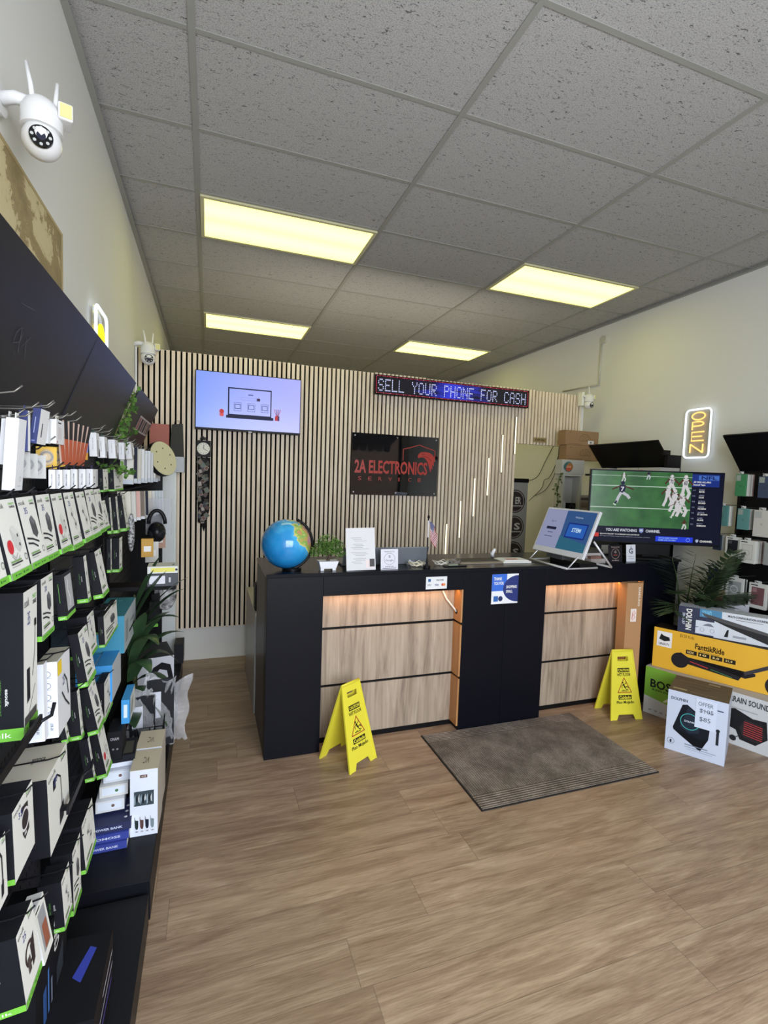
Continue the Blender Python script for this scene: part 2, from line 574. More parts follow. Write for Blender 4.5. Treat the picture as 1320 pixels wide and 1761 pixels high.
# unseen glowing tube, added behind the partition to brighten passage and far ceiling
b = MB(); b.box(0.4, YS + 0.14, 2.40, 3.0, YS + 0.17, 2.46, m_white); b.tube([(0.45, YS + 0.19, 2.43), (2.95, YS + 0.19, 2.43)], 0.018, mat((255, 244, 222), emit=24.0), 10)
struct(b.build('added_fill_tube'))

# ================================================================== LEFT DISPLAY RACKS
m_peg = noise_material([(0.4, (38, 40, 46)), (0.6, (44, 46, 52))], 30, rough=0.55)
XP = -0.43
HOOKS = {'near': [], 'mid': [], 'far': []}
def bay_of(y):
    return 'near' if y < -0.45 else ('mid' if y < 0.5 else 'far')
def hook_mesh(y, z, x1, m, x0=XP):
    b = MB()
    s = 1 if x1 > x0 else -1
    b.tube([(x0, y, z - 0.012), (x1 - s * 0.03, y, z - 0.005), (x1 - s * 0.005, y, z), (x1 + s * 0.008, y, z + 0.012)], 0.0019, m, 6)
    return b
m_hook = mat((120, 118, 112), 0.4, 0.7)
m_hookb = mat((24, 24, 28), 0.4)
def rack(y0, y1, zh0, lab, key, sticker=False):
    t = thing('pegboard_rack', lab, 'display rack', ((XP, (y0 + y1) / 2, 0.15)), 'tall black pegboard racks on the left wall')
    iv = t.matrix_world.inverted()
    b = MB(); b.M = iv
    b.box(XP - 0.025, y0, 0.16, XP, y1, zh0 + 0.03, m_peg)
    # rows of slots in pairs
    z = 0.30
    while z < 1.68:
        y = y0 + 0.04
        while y < y1 - 0.03:
            b.box(XP, y, z, XP + 0.0005, y + 0.005, z + 0.012, m_dark)
            y += 0.025
        z += 0.05
    b.build('pegboard', t)
    for yy in (y0, y1):
        b = MB(); b.M = iv
        b.box(XP - 0.025, yy - 0.012, 0.15, XP + 0.03, yy + 0.012, zh0, m_dark); b.build('upright', t)
    b = MB(); b.M = iv
    q = Vector((0.09, 0, -0.123)).normalized() * 0.012
    b.prism([(-0.38, y0, zh0), (-0.257, y0, 2.031), (-0.257 - q.x, y0, 2.031 - q.z), (-0.38 - q.x, y0, zh0 - q.z)], (0, y1 - y0, 0), mat((30, 31, 37), 0.38))
    b.build('header_panel', t)
    b = MB(); b.M = iv
    b.box(XP, y0 + 0.02, zh0 - 0.02, -0.375, y1 - 0.02, zh0 + 0.004, m_dark); b.build('header_shelf', t)
    return t
rk_near = rack(-1.75, -0.416, 1.72, 'nearest black pegboard rack on the left wall with a large tilted header scrawled in chalk', 'near')
rk_mid = rack(-0.414, 0.47, 1.70, 'middle black pegboard rack on the left wall under a plain tilted header', 'mid')
rk_far = rack(0.62, 1.58, 1.73, 'farthest black pegboard rack on the left wall with a photo sticker on its header', 'far')
b = MB(); b.M = rk_far.matrix_world.inverted(); b.box(XP, 1.56, 0.15, -0.225, 1.58, 1.585, m_dark); b.build('end_panel', rk_far)
# chalk scrawl on the nearest header, photo strip on the farthest
b = MB()
b.M = rk_near.matrix_world.inverted() @ frame((-0.3797, -1.75, 1.72), (0, 1, 0), (0.123, 0, 0.311))
chalk = mat((74, 76, 84), 0.9)
b.line([(0.745, 0.24), (0.78, 0.243), (0.816, 0.248)], 0.0016, 0.0012, chalk); b.build('chalk_stroke', rk_near); M0 = b.M; b = MB(); b.M = M0
b.line([(0.833, 0.148), (0.80, 0.20), (0.785, 0.185), (0.79, 0.16), (0.82, 0.17), (0.815, 0.19)], 0.002, 0.0012, chalk)
b.line([(0.835, 0.16), (0.865, 0.195)], 0.002, 0.0012, chalk); b.line([(0.877, 0.148), (0.845, 0.185)], 0.002, 0.0012, chalk)
b.build('chalk_scrawl', rk_near)
b = MB()
b.M = rk_far.matrix_world.inverted() @ frame((-0.3797, 0.62, 1.73), (0, 1, 0), (0.123, 0, 0.301))
b.rect(0.38, 0.12, 0.92, 0.215, 0.0012, mat((200, 190, 190)))
for i, c in enumerate(((150, 90, 95), (60, 45, 50), (110, 80, 80), (40, 38, 40), (140, 110, 105), (90, 60, 60))):
    b.rect(0.395 + i * 0.088, 0.13, 0.465 + i * 0.088, 0.205, 0.0016, mat(c))
b.build('photo_sticker', rk_far)

# low black platforms the racks stand on
b = MB(); b.box(XL + 0.01, -0.43, 0, -0.098, 1.90, 0.15, mat((21, 22, 28), 0.4))
tag(b.build('display_platform', bevel=0.002), 'long low black platform under the middle and far pegboard racks', 'platform', 'low black platforms')
b = MB(); b.box(XL + 0.01, -2.1, 0, -0.101, -0.455, 0.12, mat((24, 25, 30), 0.4))
tag(b.build('display_platform', bevel=0.002), 'low black platform at the bottom left, lower than the one beyond it', 'platform', 'low black platforms')

# ---- the boxes: lower front corner, lean, size (x top, y, z top, x bottom, z bottom, width, depth)
ROWS = {
'r1a':(-0.280,-1.288,1.536,-0.254,1.392,0.077,0.030),
'r1b':(-0.280,-1.201,1.538,-0.251,1.392,0.103,0.030),
'r1c':(-0.280,-1.087,1.538,-0.252,1.392,0.102,0.030),
'r1d':(-0.280,-0.968,1.538,-0.259,1.387,0.098,0.030),
'r1e':(-0.280,-0.859,1.536,-0.255,1.389,0.096,0.030),
'r1f':(-0.280,-0.747,1.535,-0.254,1.382,0.101,0.030),
'r1g':(-0.280,-0.623,1.532,-0.252,1.385,0.101,0.030),
'r1h':(-0.280,-0.507,1.535,-0.255,1.382,0.119,0.030),
'r1i':(-0.280,-0.379,1.533,-0.259,1.384,0.098,0.030),
'r1j':(-0.280,-0.272,1.488,-0.262,1.386,0.083,0.030),
'c1':(-0.300,-0.112,1.602,-0.297,1.515,0.099,0.017),
'c2':(-0.300,0.115,1.604,-0.296,1.510,0.226,0.022),
'd1':(-0.300,0.010,1.487,-0.290,1.339,0.038,0.015),
'd2':(-0.300,0.156,1.485,-0.287,1.325,0.044,0.022),
'd3':(-0.300,0.324,1.483,-0.278,1.316,0.085,0.029),
'e1':(-0.290,-0.015,1.320,-0.289,1.182,0.020,0.010),
'e2':(-0.290,0.193,1.297,-0.290,1.145,0.079,0.032),
'f0':(-0.280,-1.051,1.337,-0.282,1.020,0.086,0.052),
'f1':(-0.280,-0.937,1.342,-0.278,1.196,0.091,0.028),
'f2':(-0.280,-0.765,1.320,-0.268,1.198,0.088,0.020),
'f3':(-0.280,-0.527,1.330,-0.266,1.186,0.035,0.030),
'f4':(-0.280,-0.370,1.321,-0.253,1.162,0.100,0.029),
'g1':(-0.280,-0.195,1.074,-0.280,0.983,0.105,0.036),
'g2':(-0.270,-0.273,1.071,-0.265,0.957,0.263,0.020),
'h00':(-0.300,-0.853,1.112,-0.298,0.914,0.028,0.029),
'h0':(-0.280,-0.814,1.103,-0.278,0.901,0.119,0.029),
'h1':(-0.280,-0.600,1.110,-0.253,0.946,0.107,0.026),
'h2':(-0.290,-0.436,1.116,-0.277,0.979,0.095,0.060),
'i00':(-0.300,-0.726,0.978,-0.278,0.839,0.022,0.000),
'i0':(-0.280,-0.616,0.940,-0.268,0.791,0.028,0.019),
'i1':(-0.280,-0.474,0.889,-0.249,0.734,0.095,0.031),
'i2':(-0.270,-0.266,0.820,-0.269,0.672,0.156,0.026),
'j0':(-0.280,-0.482,0.723,-0.261,0.579,0.021,0.026),
'j1':(-0.280,-0.331,0.663,-0.250,0.499,0.092,0.032),
'k0':(-0.280,-1.132,0.909,-0.276,0.759,0.119,0.024),
'kx':(-0.280,-1.224,0.899,-0.277,0.769,0.056,0.100),
'k1':(-0.280,-0.910,0.845,-0.273,0.646,0.179,0.030),
'l1':(-0.250,-1.216,0.716,-0.234,0.564,0.090,0.047),
'l2':(-0.255,-1.099,0.660,-0.236,0.539,0.061,0.030),
'm0':(-0.250,-0.917,0.581,-0.242,0.452,0.070,0.016),
'm1':(-0.250,-0.812,0.575,-0.247,0.398,0.082,0.023),
'm2':(-0.250,-0.710,0.579,-0.239,0.434,0.134,0.019),
'w1':(-0.280,-1.060,1.698,-0.290,1.551,0.044,0.011),
'w0':(-0.300,-1.034,1.702,-0.308,1.603,0.030,0.011),
'n1':(-0.280,-1.008,1.720,-0.281,1.634,0.015,0.016),
'n2':(-0.270,-0.955,1.731,-0.280,1.653,0.064,0.015),
'b1':(-0.290,-0.823,1.718,-0.292,1.660,0.019,0.016),
'b2':(-0.280,-0.799,1.723,-0.281,1.662,0.069,0.015),
'p1':(-0.280,-0.816,1.596,-0.280,1.548,0.012,0.014),
'p2':(-0.280,-0.751,1.596,-0.280,1.546,0.012,0.015),
'p3':(-0.280,-0.675,1.597,-0.280,1.543,0.012,0.017),
'p4':(-0.280,-0.598,1.599,-0.280,1.543,0.013,0.016),
'p5':(-0.280,-0.494,1.600,-0.280,1.540,0.012,0.018),
'p6':(-0.280,-0.387,1.601,-0.280,1.539,0.078,0.019),
's1':(-0.290,-0.282,1.729,-0.287,1.646,0.049,0.023),
's2':(-0.290,-0.139,1.725,-0.286,1.646,0.057,0.025),
's3':(-0.290,0.081,1.728,-0.286,1.650,0.071,0.026),
's4':(-0.290,0.323,1.730,-0.288,1.652,0.051,0.024),
's5':(-0.290,0.522,1.744,-0.282,1.660,0.101,0.029),
't1':(-0.260,-0.082,0.894,-0.262,0.760,0.439,0.052),
'u1':(-0.250,-0.074,0.710,-0.250,0.627,0.248,0.027),
}
BOXW = (226, 226, 220)
SIDEB = (24, 25, 31)
LG = (112, 186, 62)
def mark(n): return ('esoulk', )[0]
def charger_art(kind, price=None, band=True):
    a = [('t', 'F', 'esoulk', .06, .89, .40, .95, INK), ('t', 'F', 'FAST', .66, .92, .93, .95, LG, True), ('t', 'F', 'CHARGE', .66, .88, .93, .91, INK, True)]
    if kind == 'adapter_dark':
        a += [('p', 'F', [(.44, .68), (.60, .73), (.76, .64), (.80, .46), (.66, .40), (.48, .47)], (74, 76, 80)),
              ('p', 'F', [(.44, .68), (.60, .73), (.76, .64), (.60, .59)], (104, 106, 112)),
              ('l', 'F', [(.1, .43), (.4, .40), (.72, .34)], .004, (50, 52, 56)), ('l', 'F', [(.1, .36), (.35, .34), (.6, .28)], .004, (50, 52, 56))]
    elif kind == 'adapter_light':
        a += [('p', 'F', [(.42, .62), (.58, .66), (.80, .56), (.82, .36), (.66, .30), (.48, .38)], (202, 202, 198)),
              ('p', 'F', [(.42, .62), (.58, .66), (.80, .56), (.62, .52)], (216, 216, 212)),
              ('r', 'F', .68, .50, .74, .54, (70, 70, 74)), ('r', 'F', .70, .38, .76, .42, (70, 70, 74)),
              ('l', 'F', [(.2, .34), (.4, .24), (.52, .30)], .002, (170, 170, 170)), ('l', 'F', [(.24, .28), (.44, .19), (.6, .26)], .002, (170, 170, 170)),
              ('c', 'F', .26, .40, .0135, (206, 40, 52))]
    elif kind == 'cable':
        a += [('l', 'F', [(.5, .72), (.38, .6), (.6, .5), (.5, .36)], .003, (180, 180, 178)), ('l', 'F', [(.6, .66), (.48, .56), (.7, .46), (.62, .32)], .003, (168, 168, 166)),
              ('r', 'F', .36, .58, .46, .64, (90, 90, 94)), ('r', 'F', .58, .40, .68, .45, (90, 90, 94))]
    elif kind == 'holder':
        a += [('l', 'F', [(.3, .80), (.45, .82), (.6, .72), (.62, .40), (.58, .26)], .005, (40, 41, 45)), ('r', 'F', .24, .70, .36, .84, (34, 35, 40)),
              ('p', 'F', [(.48, .32), (.70, .36), (.66, .14), (.46, .12)], (34, 35, 40))]
    elif kind == 'ring':
        a += [('p', 'F', [(.40, .86), (.72, .82), (.74, .40), (.52, .34), (.42, .46)], (52, 46, 48)), ('o', 'F', .56, .62, .022, .005, (225, 225, 225)), ('r', 'F', .50, .40, .60, .44, (200, 200, 200))]
    elif kind == 'clamp':
        a += [('o', 'F', .5, .50, .020, .007, (66, 52, 52)), ('p', 'F', [(.55, .56), (.80, .66), (.74, .30), (.58, .26)], (54, 44, 46)), ('r', 'F', .34, .28, .5, .48, (72, 62, 62))]
    elif kind == 'mount':
        a += [('l', 'F', [(.84, .74), (.80, .55), (.62, .38)], .003, (40, 41, 45)), ('p', 'F', [(.2, .46), (.42, .46), (.44, .24), (.22, .22)], (34, 35, 40)), ('r', 'F', .76, .72, .92, .77, (40, 40, 44)),
              ('r', 'F', .03, .02, .9, .14, (74, 70, 70)), ('l', 'F', [(.2, .08), (.5, .20), (.8, .3)], .002, (90, 90, 90))]
    if price:
        a += [('t', 'F', price, .26, .76, .44, .85, (50, 60, 140))]
    if kind in ('adapter_dark', 'adapter_light', 'cable'):
        a += [('r', 'F', .12, .205, .62, .225, (120, 160, 90)), ('r', 'F', .12, .175, .66, .195, (60, 62, 60)), ('r', 'F', .12, .145, .5, .152, (150, 150, 150)), ('o', 'F', .87, .22, .006, .0015, (90, 100, 90))]
    if band:
        a += [('r', 'F', 0, 0, 1, .085, LG), ('r', 'S', 0, 0, 1, .085, LG), ('r', 'F', .14, .03, .2, .06, (50, 110, 40)), ('r', 'F', .26, .035, .42, .05, (60, 120, 50)), ('r', 'F', .54, .03, .6, .06, (50, 110, 40)), ('r', 'F', .66, .035, .82, .05, (60, 120, 50)),
              ('t', 'S', 'esoulk', .2, .025, .8, .06, WHITE)]
    a += [('t', 'S', 'esoulk', .60, .46, .70, .58, (200, 200, 200), False, -90), ('t', 'S', 'CHARGER + CABLE', .42, .40, .49, .64, (84, 140, 60), False, -90), ('t', 'S', 'fast charging set', .34, .42, .39, .60, (70, 90, 66), False, -90)]
    return a
def retail(key, name, label, cat, group, cols, arts, tab=None, hook=True, w=None, d=None):
    xt, y, zt_, xb, zb, ww, dd = ROWS[key]
    ww = w or ww; dd = d or max(dd, 0.014)
    V = Vector((xt - xb, 0, zt_ - zb)); h = V.length
    M = frame((xb, y, zb), (0, 1, 0), V)
    o = carton(name, label, cat, M, ww, h, dd, cols, arts, group, tab)
    if hook:
        HOOKS[bay_of(y)].append((y + ww / 2, zt_ + 0.008, xt + 0.01))
    return o
CB = {'D': SIDEB, 'F': BOXW, 'R': BOXW}
G1 = 'long row of white charger boxes with green feet'
nth = ['first', 'second', 'third', 'fourth', 'fifth', 'sixth', 'seventh', 'eighth', 'ninth', 'tenth']
r1 = [('r1a', 'adapter_dark', None, 'leftmost white charger box, cut by the edge, in the long eye-level row'),
      ('r1b', 'adapter_light', None, 'white charger box with a big red dot, left end of the long eye-level row'),
      ('r1c', 'adapter_dark', '35', 'white charger box with dark adapter picture, just right of the big red dot one'),
      ('r1d', 'adapter_dark', '35', 'white charger box with dark adapter picture, left of the smaller red dot one'),
      ('r1e', 'adapter_light', None, 'white charger box with smaller red dot, middle of the long eye-level row'),
      ('r1f', 'cable', '25', 'white box with faint cable picture, just right of the smaller red dot charger box'),
      ('r1g', 'cable', None, 'white box with cable picture, second right of the smaller red dot charger box'),
      ('r1h', 'adapter_dark', '20', 'white box with small black adapter, third from the right end of the eye-level row'),
      ('r1i', 'adapter_dark', None, 'white box with small black adapter, second from the right end of the eye-level row'),
      ('r1j', 'cable', None, 'shorter white charger box at the right end of the long eye-level row')]
for k, kind, price, lab in r1:
    retail(k, 'charger_box', lab, 'charger box', G1, CB, charger_art(kind, price), tab=(30, 30, 34))
G2 = 'black sided accessory boxes on the pegboard'
for k, kind, price, lab, nm, tb in [
    ('c1', 'cable', None, 'small black and white cable box, left of the pair above the eye-level row', 'cable_box', None),
    ('c2', 'cable', None, 'small black and white cable box, right of the pair above the eye-level row', 'cable_box', None),
    ('d1', 'cable', None, 'narrow black cable box, left of the three at the end of the eye-level row', 'cable_box', (30, 30, 34)),
    ('d2', 'cable', None, 'narrow black cable box, middle of the three at the end of the eye-level row', 'cable_box', (30, 30, 34)),
    ('d3', 'cable', None, 'narrow black cable box, right of the three at the end of the eye-level row', 'cable_box', (30, 30, 34)),
    ('e1', 'cable', None, 'slim black box hanging left of its wider twin below the three narrow cable boxes', 'cable_box', (30, 30, 34)),
    ('e2', 'cable', None, 'black box with white front below the three narrow cable boxes', 'cable_box', (30, 30, 34)),
    ('f0', 'mount', '35', 'tall black and white car mount box, largest at the left edge', 'car_mount_box', None),
    ('f1', 'adapter_dark', '20', 'black sided charger box just right of the tall car mount box', 'charger_box', None),
    ('f3', 'cable', None, 'leaning black cable box right of the box with a clear window', 'cable_box', (30, 30, 34)),
    ('f4', 'cable', None, 'leaning black sided white cable box, right end of the second row', 'cable_box', (30, 30, 34)),
    ('g1', 'adapter_dark', None, 'small square black charger box hanging in front of a wide white one', 'charger_box', (30, 30, 34)),
    ('g2', 'adapter_dark', None, 'wide white charger box with green foot above the two blue boxes', 'charger_box', None),
    ('h1', 'adapter_dark', '25', 'black sided charger box with dark adapter right of the pale lettered box', 'charger_box', None),
    ('h2', 'cable', '20', 'white cable box tucked behind the charger box left of the blue boxes', 'cable_box', None),
    ('i00', 'cable', None, 'dark cable box half hidden under the pale lettered box', 'cable_box', None),
    ('i0', 'cable', None, 'narrow black cable box left of its leaning neighbour in the fourth row', 'cable_box', (30, 30, 34)),
    ('i1', 'adapter_dark', '35', 'leaning black charger box in the middle of the fourth row', 'charger_box', (30, 30, 34)),
    ('i2', 'cable', None, 'black sided white box below the two blue boxes', 'cable_box', None),
    ('j0', 'cable', None, 'narrow black cable box in the fifth row, left of its twin', 'cable_box', (30, 30, 34)),
    ('j1', 'adapter_light', None, 'leaning black and white box at the right end of the fifth row', 'charger_box', (30, 30, 34)),
    ('k0', 'ring', '35', 'white box with phone ring picture near the lower left edge', 'phone_ring_box', None),
    ('kx', 'holder', None, 'white box slice at the left edge beside the phone ring box', 'phone_holder_box', None),
    ('k1', 'holder', '20', 'large white box with gooseneck phone holder picture and cream top', 'phone_holder_box', None),
    ('l1', 'clamp', '25', 'black sided box with brown clamp holder picture at the bottom left', 'phone_holder_box', None),
    ('m0', 'cable', None, 'narrow white fronted box, lowest row, left of the three', 'cable_box', None),
    ('m1', 'adapter_dark', None, 'tall white fronted box, lowest row, middle of the three', 'charger_box', None),
    ('m2', 'cable', None, 'white fronted box, lowest row, right of the three', 'cable_box', None)]:
    c = dict(CB)
    if k == 'k1': c['T'] = (206, 200, 184)
    a = charger_art(kind, price, band=k not in ('k1', 'kx', 'k0'))
    if k == 'k0': a += [('r', 'S', 0, 0, 1, .08, LG)]
    if k == 'f0':
        a = [q for q in a if not (q[0] == 't' and q[1] == 'S' and q[2] != 'esoulk')]
        a = [q for q in a if not (q[1] == 'S' and q[2] == 'esoulk' and len(q) > 9)]
        a += [('t', 'S', 'UNIVERSAL CAR MOUNT', .60, .18, .64, .42, (84, 140, 60), False, -90), ('t', 'S', 'esoulk', .70, .24, .76, .36, (200, 200, 200), True, -90)]
    if k == 'k1': a += [('t', 'T', 'esoulk', .45, .3, .62, .6, INK, False, 90)]
    if k == 'l1': a += [('t', 'S', 'POCKET HOLDER', .42, .25, .56, .72, LG, True, -90)]
    retail(k, nm, lab, 'box', G2, c, a, tab=tb, d={'f0': .11, 'kx': .1, 'k0': .10, 'k1': .10, 'l1': .11, 'f1': .08, 'g1': .036, 'i0': .03, 'm0': .05, 'm1': .05, 'm2': .05}.get(k))
# box with a clear window
o = retail('f2', 'cable_box', 'black box with a tall clear window showing a pale cable', 'box', G2, {'D': SIDEB, 'F': (40, 42, 48)},
           [('r', 'F', .2, .16, .92, .92, (176, 178, 180)), ('l', 'F', [(.5, .8), (.42, .6), (.6, .4), (.5, .25)], .006, (222, 222, 222)), ('r', 'F', 0, 0, 1, .085, LG), ('r', 'S', 0, 0, 1, .085, LG), ('t', 'S', 'esoulk', .2, .025, .8, .06, WHITE), ('r', 'S', .40, .38, .46, .8, (90, 150, 60))])
# pale lettered boxes with round pictograms
ic = []
for i, z in enumerate((.84, .69, .54, .38)):
    ic += [('o', 'S', .5, z, 0.0075, .0014, (96, 102, 116)), ('r', 'S', .3, z - .055, .7, z - .048, (150, 155, 165))]
ic += [('r', 'S', .12, .04, .88, .22, (212, 218, 232)), ('t', 'S', 'XP B37', .62, .1, .76, .2, (90, 95, 110), True, 90)]
PW = {'D': (224, 226, 230), 'S': (226, 230, 240), 'T': (190, 186, 172)}
retail('h0', 'cable_box', 'pale box with round pictograms and a yellow corner tag', 'box', 'pale pictogram boxes', PW,
       ic + [('r', 'F', 0, .8, .3, .98, (240, 206, 50)), ('l', 'F', [(.5, .72), (.7, .6), (.8, .4)], .006, (60, 58, 60)), ('l', 'F', [(.3, .52), (.55, .36), (.85, .22)], .006, (60, 58, 60)), ('t', 'F', '25', .35, .6, .5, .72, (60, 70, 130))], d=.045)
retail('h00', 'cable_box', 'pale box with round pictograms, behind the one with a yellow tag', 'box', 'pale pictogram boxes', PW, ic, d=.045)
# window box and large dark boxes low down
retail('l2', 'phone_case_box', 'white box with a brown case behind its window', 'box', None, {'D': (225, 226, 226), 'F': BOXW},
       [('r', 'F', .2, .14, .85, .86, (150, 152, 156)), ('r', 'F', .35, .16, .8, .6, (150, 88, 66)), ('r', 'F', .1, .92, .5, .95, INK)])
M = frame((-0.265, -1.06, 0.20), (0, 1, 0), (0, 0, 1))
carton('headset_box', 'big black box with white and blue lettering standing low on the left', 'box', M, .25, .30, .12, {'D': (18, 19, 23)},
       [('t', 'F', 'OVVO', .55, .66, .72, .96, (225, 225, 225), True, 90), ('r', 'F', .2, .18, .3, .62, (40, 80, 140)), ('r', 'F', .34, .3, .38, .7, (70, 120, 190)), ('r', 'F', .44, .2, .48, .55, (120, 130, 150)), ('p', 'F', [(.6, .05), (.85, .1), (.85, .6), (.62, .5)], (50, 54, 62))], 'dark electronics boxes low down')
M = frame((-0.160, -1.02, 0.121), (0, 1, 0), (0, 0, 1))
carton('laptop_box', 'matte black box with a blue label lying on the platform at the bottom left', 'box', M, .245, .18, .14, {'D': (20, 20, 25)},
       [('r', 'F', .05, .3, .9, .36, (70, 60, 140)), ('r', 'F', .1, .5, .95, .55, (150, 150, 170)), ('r', 'F', .4, .7, .95, .74, (180, 180, 190)),
        ('p', 'T', [(.42, .36), (.80, .22), (.84, .34), (.50, .52)], (48, 62, 160))], 'dark electronics boxes low down')

# ---- top rows
WB = {'D': (222, 223, 226)}
retail('w1', 'cable_box', 'long white box hanging low beside the navy cards at the left edge', 'box', 'plain white hanging boxes', WB, [('o', 'F', .6, .16, .005, .0008, (150, 150, 150)), ('r', 'F', .3, .06, .7, .065, (120, 120, 120))], tab=(222, 222, 220), d=.022)
retail('w0', 'cable_box', 'white box behind the long white one at the upper left edge', 'box', 'plain white hanging boxes', WB, [], tab=(222, 222, 220), d=.018)
retail('b1', 'cable_box', 'left of the two short white boxes with cream hang flaps', 'box', 'plain white hanging boxes', WB, [], tab=(222, 218, 205))
retail('b2', 'cable_box', 'right of the two short white boxes with cream hang flaps', 'box', 'plain white hanging boxes', WB, [('r', 'F', .2, .85, .6, .9, INK), ('r', 'F', .3, .2, .34, .7, (180, 120, 110)), ('r', 'F', .55, .2, .58, .7, (180, 150, 140)), ('c', 'F', .12, .08, .003, (200, 60, 60))], tab=(222, 218, 205))
NV = {'D': (42, 52, 104), 'F': (225, 226, 228)}
retail('n1', 'adapter_card', 'upright navy blue packet near the upper left edge', 'packet', 'navy packets', NV, [('r', 'S', .4, .3, .5, .7, (150, 160, 200)), ('r', 'S', .3, .06, .7, .1, (110, 120, 180))], tab=(42, 52, 104))
retail('n2', 'adapter_card', 'navy blue packet leaning in front of the upright one', 'packet', 'navy packets', NV, [('r', 'S', .4, .3, .5, .75, (150, 160, 200)), ('r', 'S', .3, .06, .7, .1, (110, 120, 180)), ('r', 'F', .3, .2, .4, .6, (90, 90, 96))], tab=(42, 52, 104))
for i in range(1, 7):
    retail('p%d' % i, 'audio_box', 'small white box with purple top, %s from the left in its row of six' % nth[i - 1], 'box', 'six small white boxes with purple tops',
           WB, [('t', 'S', 'PhoneSuit', .40, .18, .58, .78, (60, 60, 80), False, 90), ('t', 'S', 'PhoneSuit', .42, .2, .56, .76, (60, 60, 80), False, 90)] + ([('l', 'F', [(.7, .9), (.75, .5), (.7, .2)], .003, (60, 60, 60)), ('r', 'F', .2, .5, .3, .6, (70, 70, 70))] if i == 6 else []), tab=(52, 40, 88))
tabs = {'s1': (22, 78, 70), 's2': (22, 78, 70), 's3': (40, 40, 62), 's4': (110, 24, 60), 's5': (110, 24, 60)}
for k, lab in (('s1', 'white stylus box with green tab, nearest of the row under the header corner'), ('s2', 'white stylus box with green tab, next to the nearest one'),
               ('s3', 'white stylus box with dark blue tab under the plain header'), ('s4', 'white stylus box with maroon tab, left of two'), ('s5', 'white stylus box with maroon tab, right of two')):
    retail(k, 'stylus_box', lab, 'box', 'white boxes with coloured tabs', WB, [('t', 'S', 'PhoneSuit', .44, .3, .56, .8, (70, 70, 80), False, 90), ('r', 'F', .3, .1, .45, .7, (90, 90, 94)), ('p', 'F', [(.5, 0), (1, 0), (1, .3), (.75, .34)], (44, 44, 48))], tab=tabs[k])
# fan of orange cards seen edge on
for i in range(7):
    yt_, yb_ = -0.70 + i * 0.012, -0.735 + i * 0.034
    M = frame((-0.284, yb_, 1.610), (0.25, 1, 0), (0, yt_ - yb_, 0.118))
    b = MB(); b.box(0, 0, -0.0022, 0.018, 0.07, 0, mat((168, 82, 54), 0.6)); b.box(0, 0.07, -0.0022, 0.018, 0.12, 0, mat((46, 44, 46), 0.6)); b.box(-0.0045, 0, -0.0024, 0, 0.12, 0.0002, mat((196, 170, 156), 0.6))
    tag(b.build('screen_protector_card', None, M), 'orange card, %s from the left in the fanned bunch under the header' % nth[i], 'card', 'fanned orange cards')
HOOKS['near'].append((-0.66, 1.735, -0.262))
M = frame((-0.30, -0.49, 1.63), (0.35, 1, 0), (-0.0, -0.02, 0.11))
carton('screen_protector_card', 'light blue and orange card hanging right of the orange fan', 'card', M, .05, .105, .003, {'D': (110, 140, 214)},
       [('r', 'F', 0, 0, 1, .22, (206, 150, 64)), ('r', 'F', .1, .3, .9, .6, (180, 160, 170)), ('r', 'F', .3, .7, .7, .85, (190, 200, 236))], None)
# yellow and grey blister packs below
for i, (y, z, c, lab) in enumerate([(-0.80, 1.598, (206, 166, 56), 'yellow blister pack under the two short white boxes, left one'), (-0.72, 1.602, (212, 170, 52), 'yellow blister pack under the two short white boxes, right one'),
                                    (-1.00, 1.578, (196, 196, 192), 'grey backed cable pack, left of three under the navy packets'), (-0.95, 1.576, (204, 204, 200), 'grey backed cable pack, middle of three under the navy packets'),
                                    (-0.89, 1.574, (214, 214, 210), 'grey backed cable pack, right of three under the navy packets')]):
    M = frame((-0.325, y, z), (0.9, 0.5, 0), (0, 0, 1))
    b = MB(); b.M = None
    b.box(0, 0, 0, 0.045, 0.055, 0.0015, mat(c if i < 2 else tuple(int(q * .8) for q in c), 0.6))
    b.ring(0.0225, 0.03, 0.012, 0.005, 0.004, mat((60, 60, 64) if i > 1 else (90, 74, 40)))
    o = tag(b.build('blister_pack', None, M), lab, 'blister pack', 'blister packs on the top rows')
    g = MB(); g.sphere((0.0225, 0.028, 0.0015), 0.018, mat((230, 232, 235), 0.08, alpha=0.3), 16, 5, (0.95, 1.2, 0.45), 0.0, 0.5); g.build('clear_blister', o)
    HOOKS[bay_of(y)].append((y, z + 0.07, -0.29))

# ---- slim phone-case packs towards the far end, two rows of upright edges
cols1 = [(214, 214, 206), (40, 44, 60), (206, 204, 190), (224, 226, 226), (214, 220, 224), (220, 224, 228), (208, 212, 214), (226, 226, 222), (190, 184, 174), (218, 216, 206)]
names_a = ['white', 'dark blue', 'cream', 'bright white', 'pale blue', 'lettered white', 'grey white', 'clean white', 'taupe', 'ivory']
for i, c in enumerate(cols1):
    y = 0.58 + i * 0.108
    M = frame((-0.285 + 0.005 * i, y, 1.53 + 0.006 * (i % 2)), (0, 1, 0), (0.01, 0, 1))
    carton('phone_case_pack', '%s slim case pack, %s from the left in the upper far row' % (names_a[i], nth[i]), 'phone case pack', M, .024, .19, .06, {'D': c, 'F': (216, 216, 212)},
           [('r', 'S', .3, .2, .5, .75, (90, 92, 100)), ('r', 'S', 0, 0, 1, .12, (196, 204, 214))], 'slim case packs, upper far row')
    HOOKS['far'].append((y + 0.012, 1.735, -0.28))
cols2 = [(212, 208, 194), (206, 206, 198), (214, 172, 164), (120, 108, 96), (38, 42, 58), (222, 214, 190), (220, 224, 222), (206, 218, 224), (214, 224, 230), (222, 228, 232)]
names_b = ['beige', 'off-white', 'pink', 'taupe brown', 'navy', 'cream', 'white', 'pale blue', 'light blue', 'icy white']
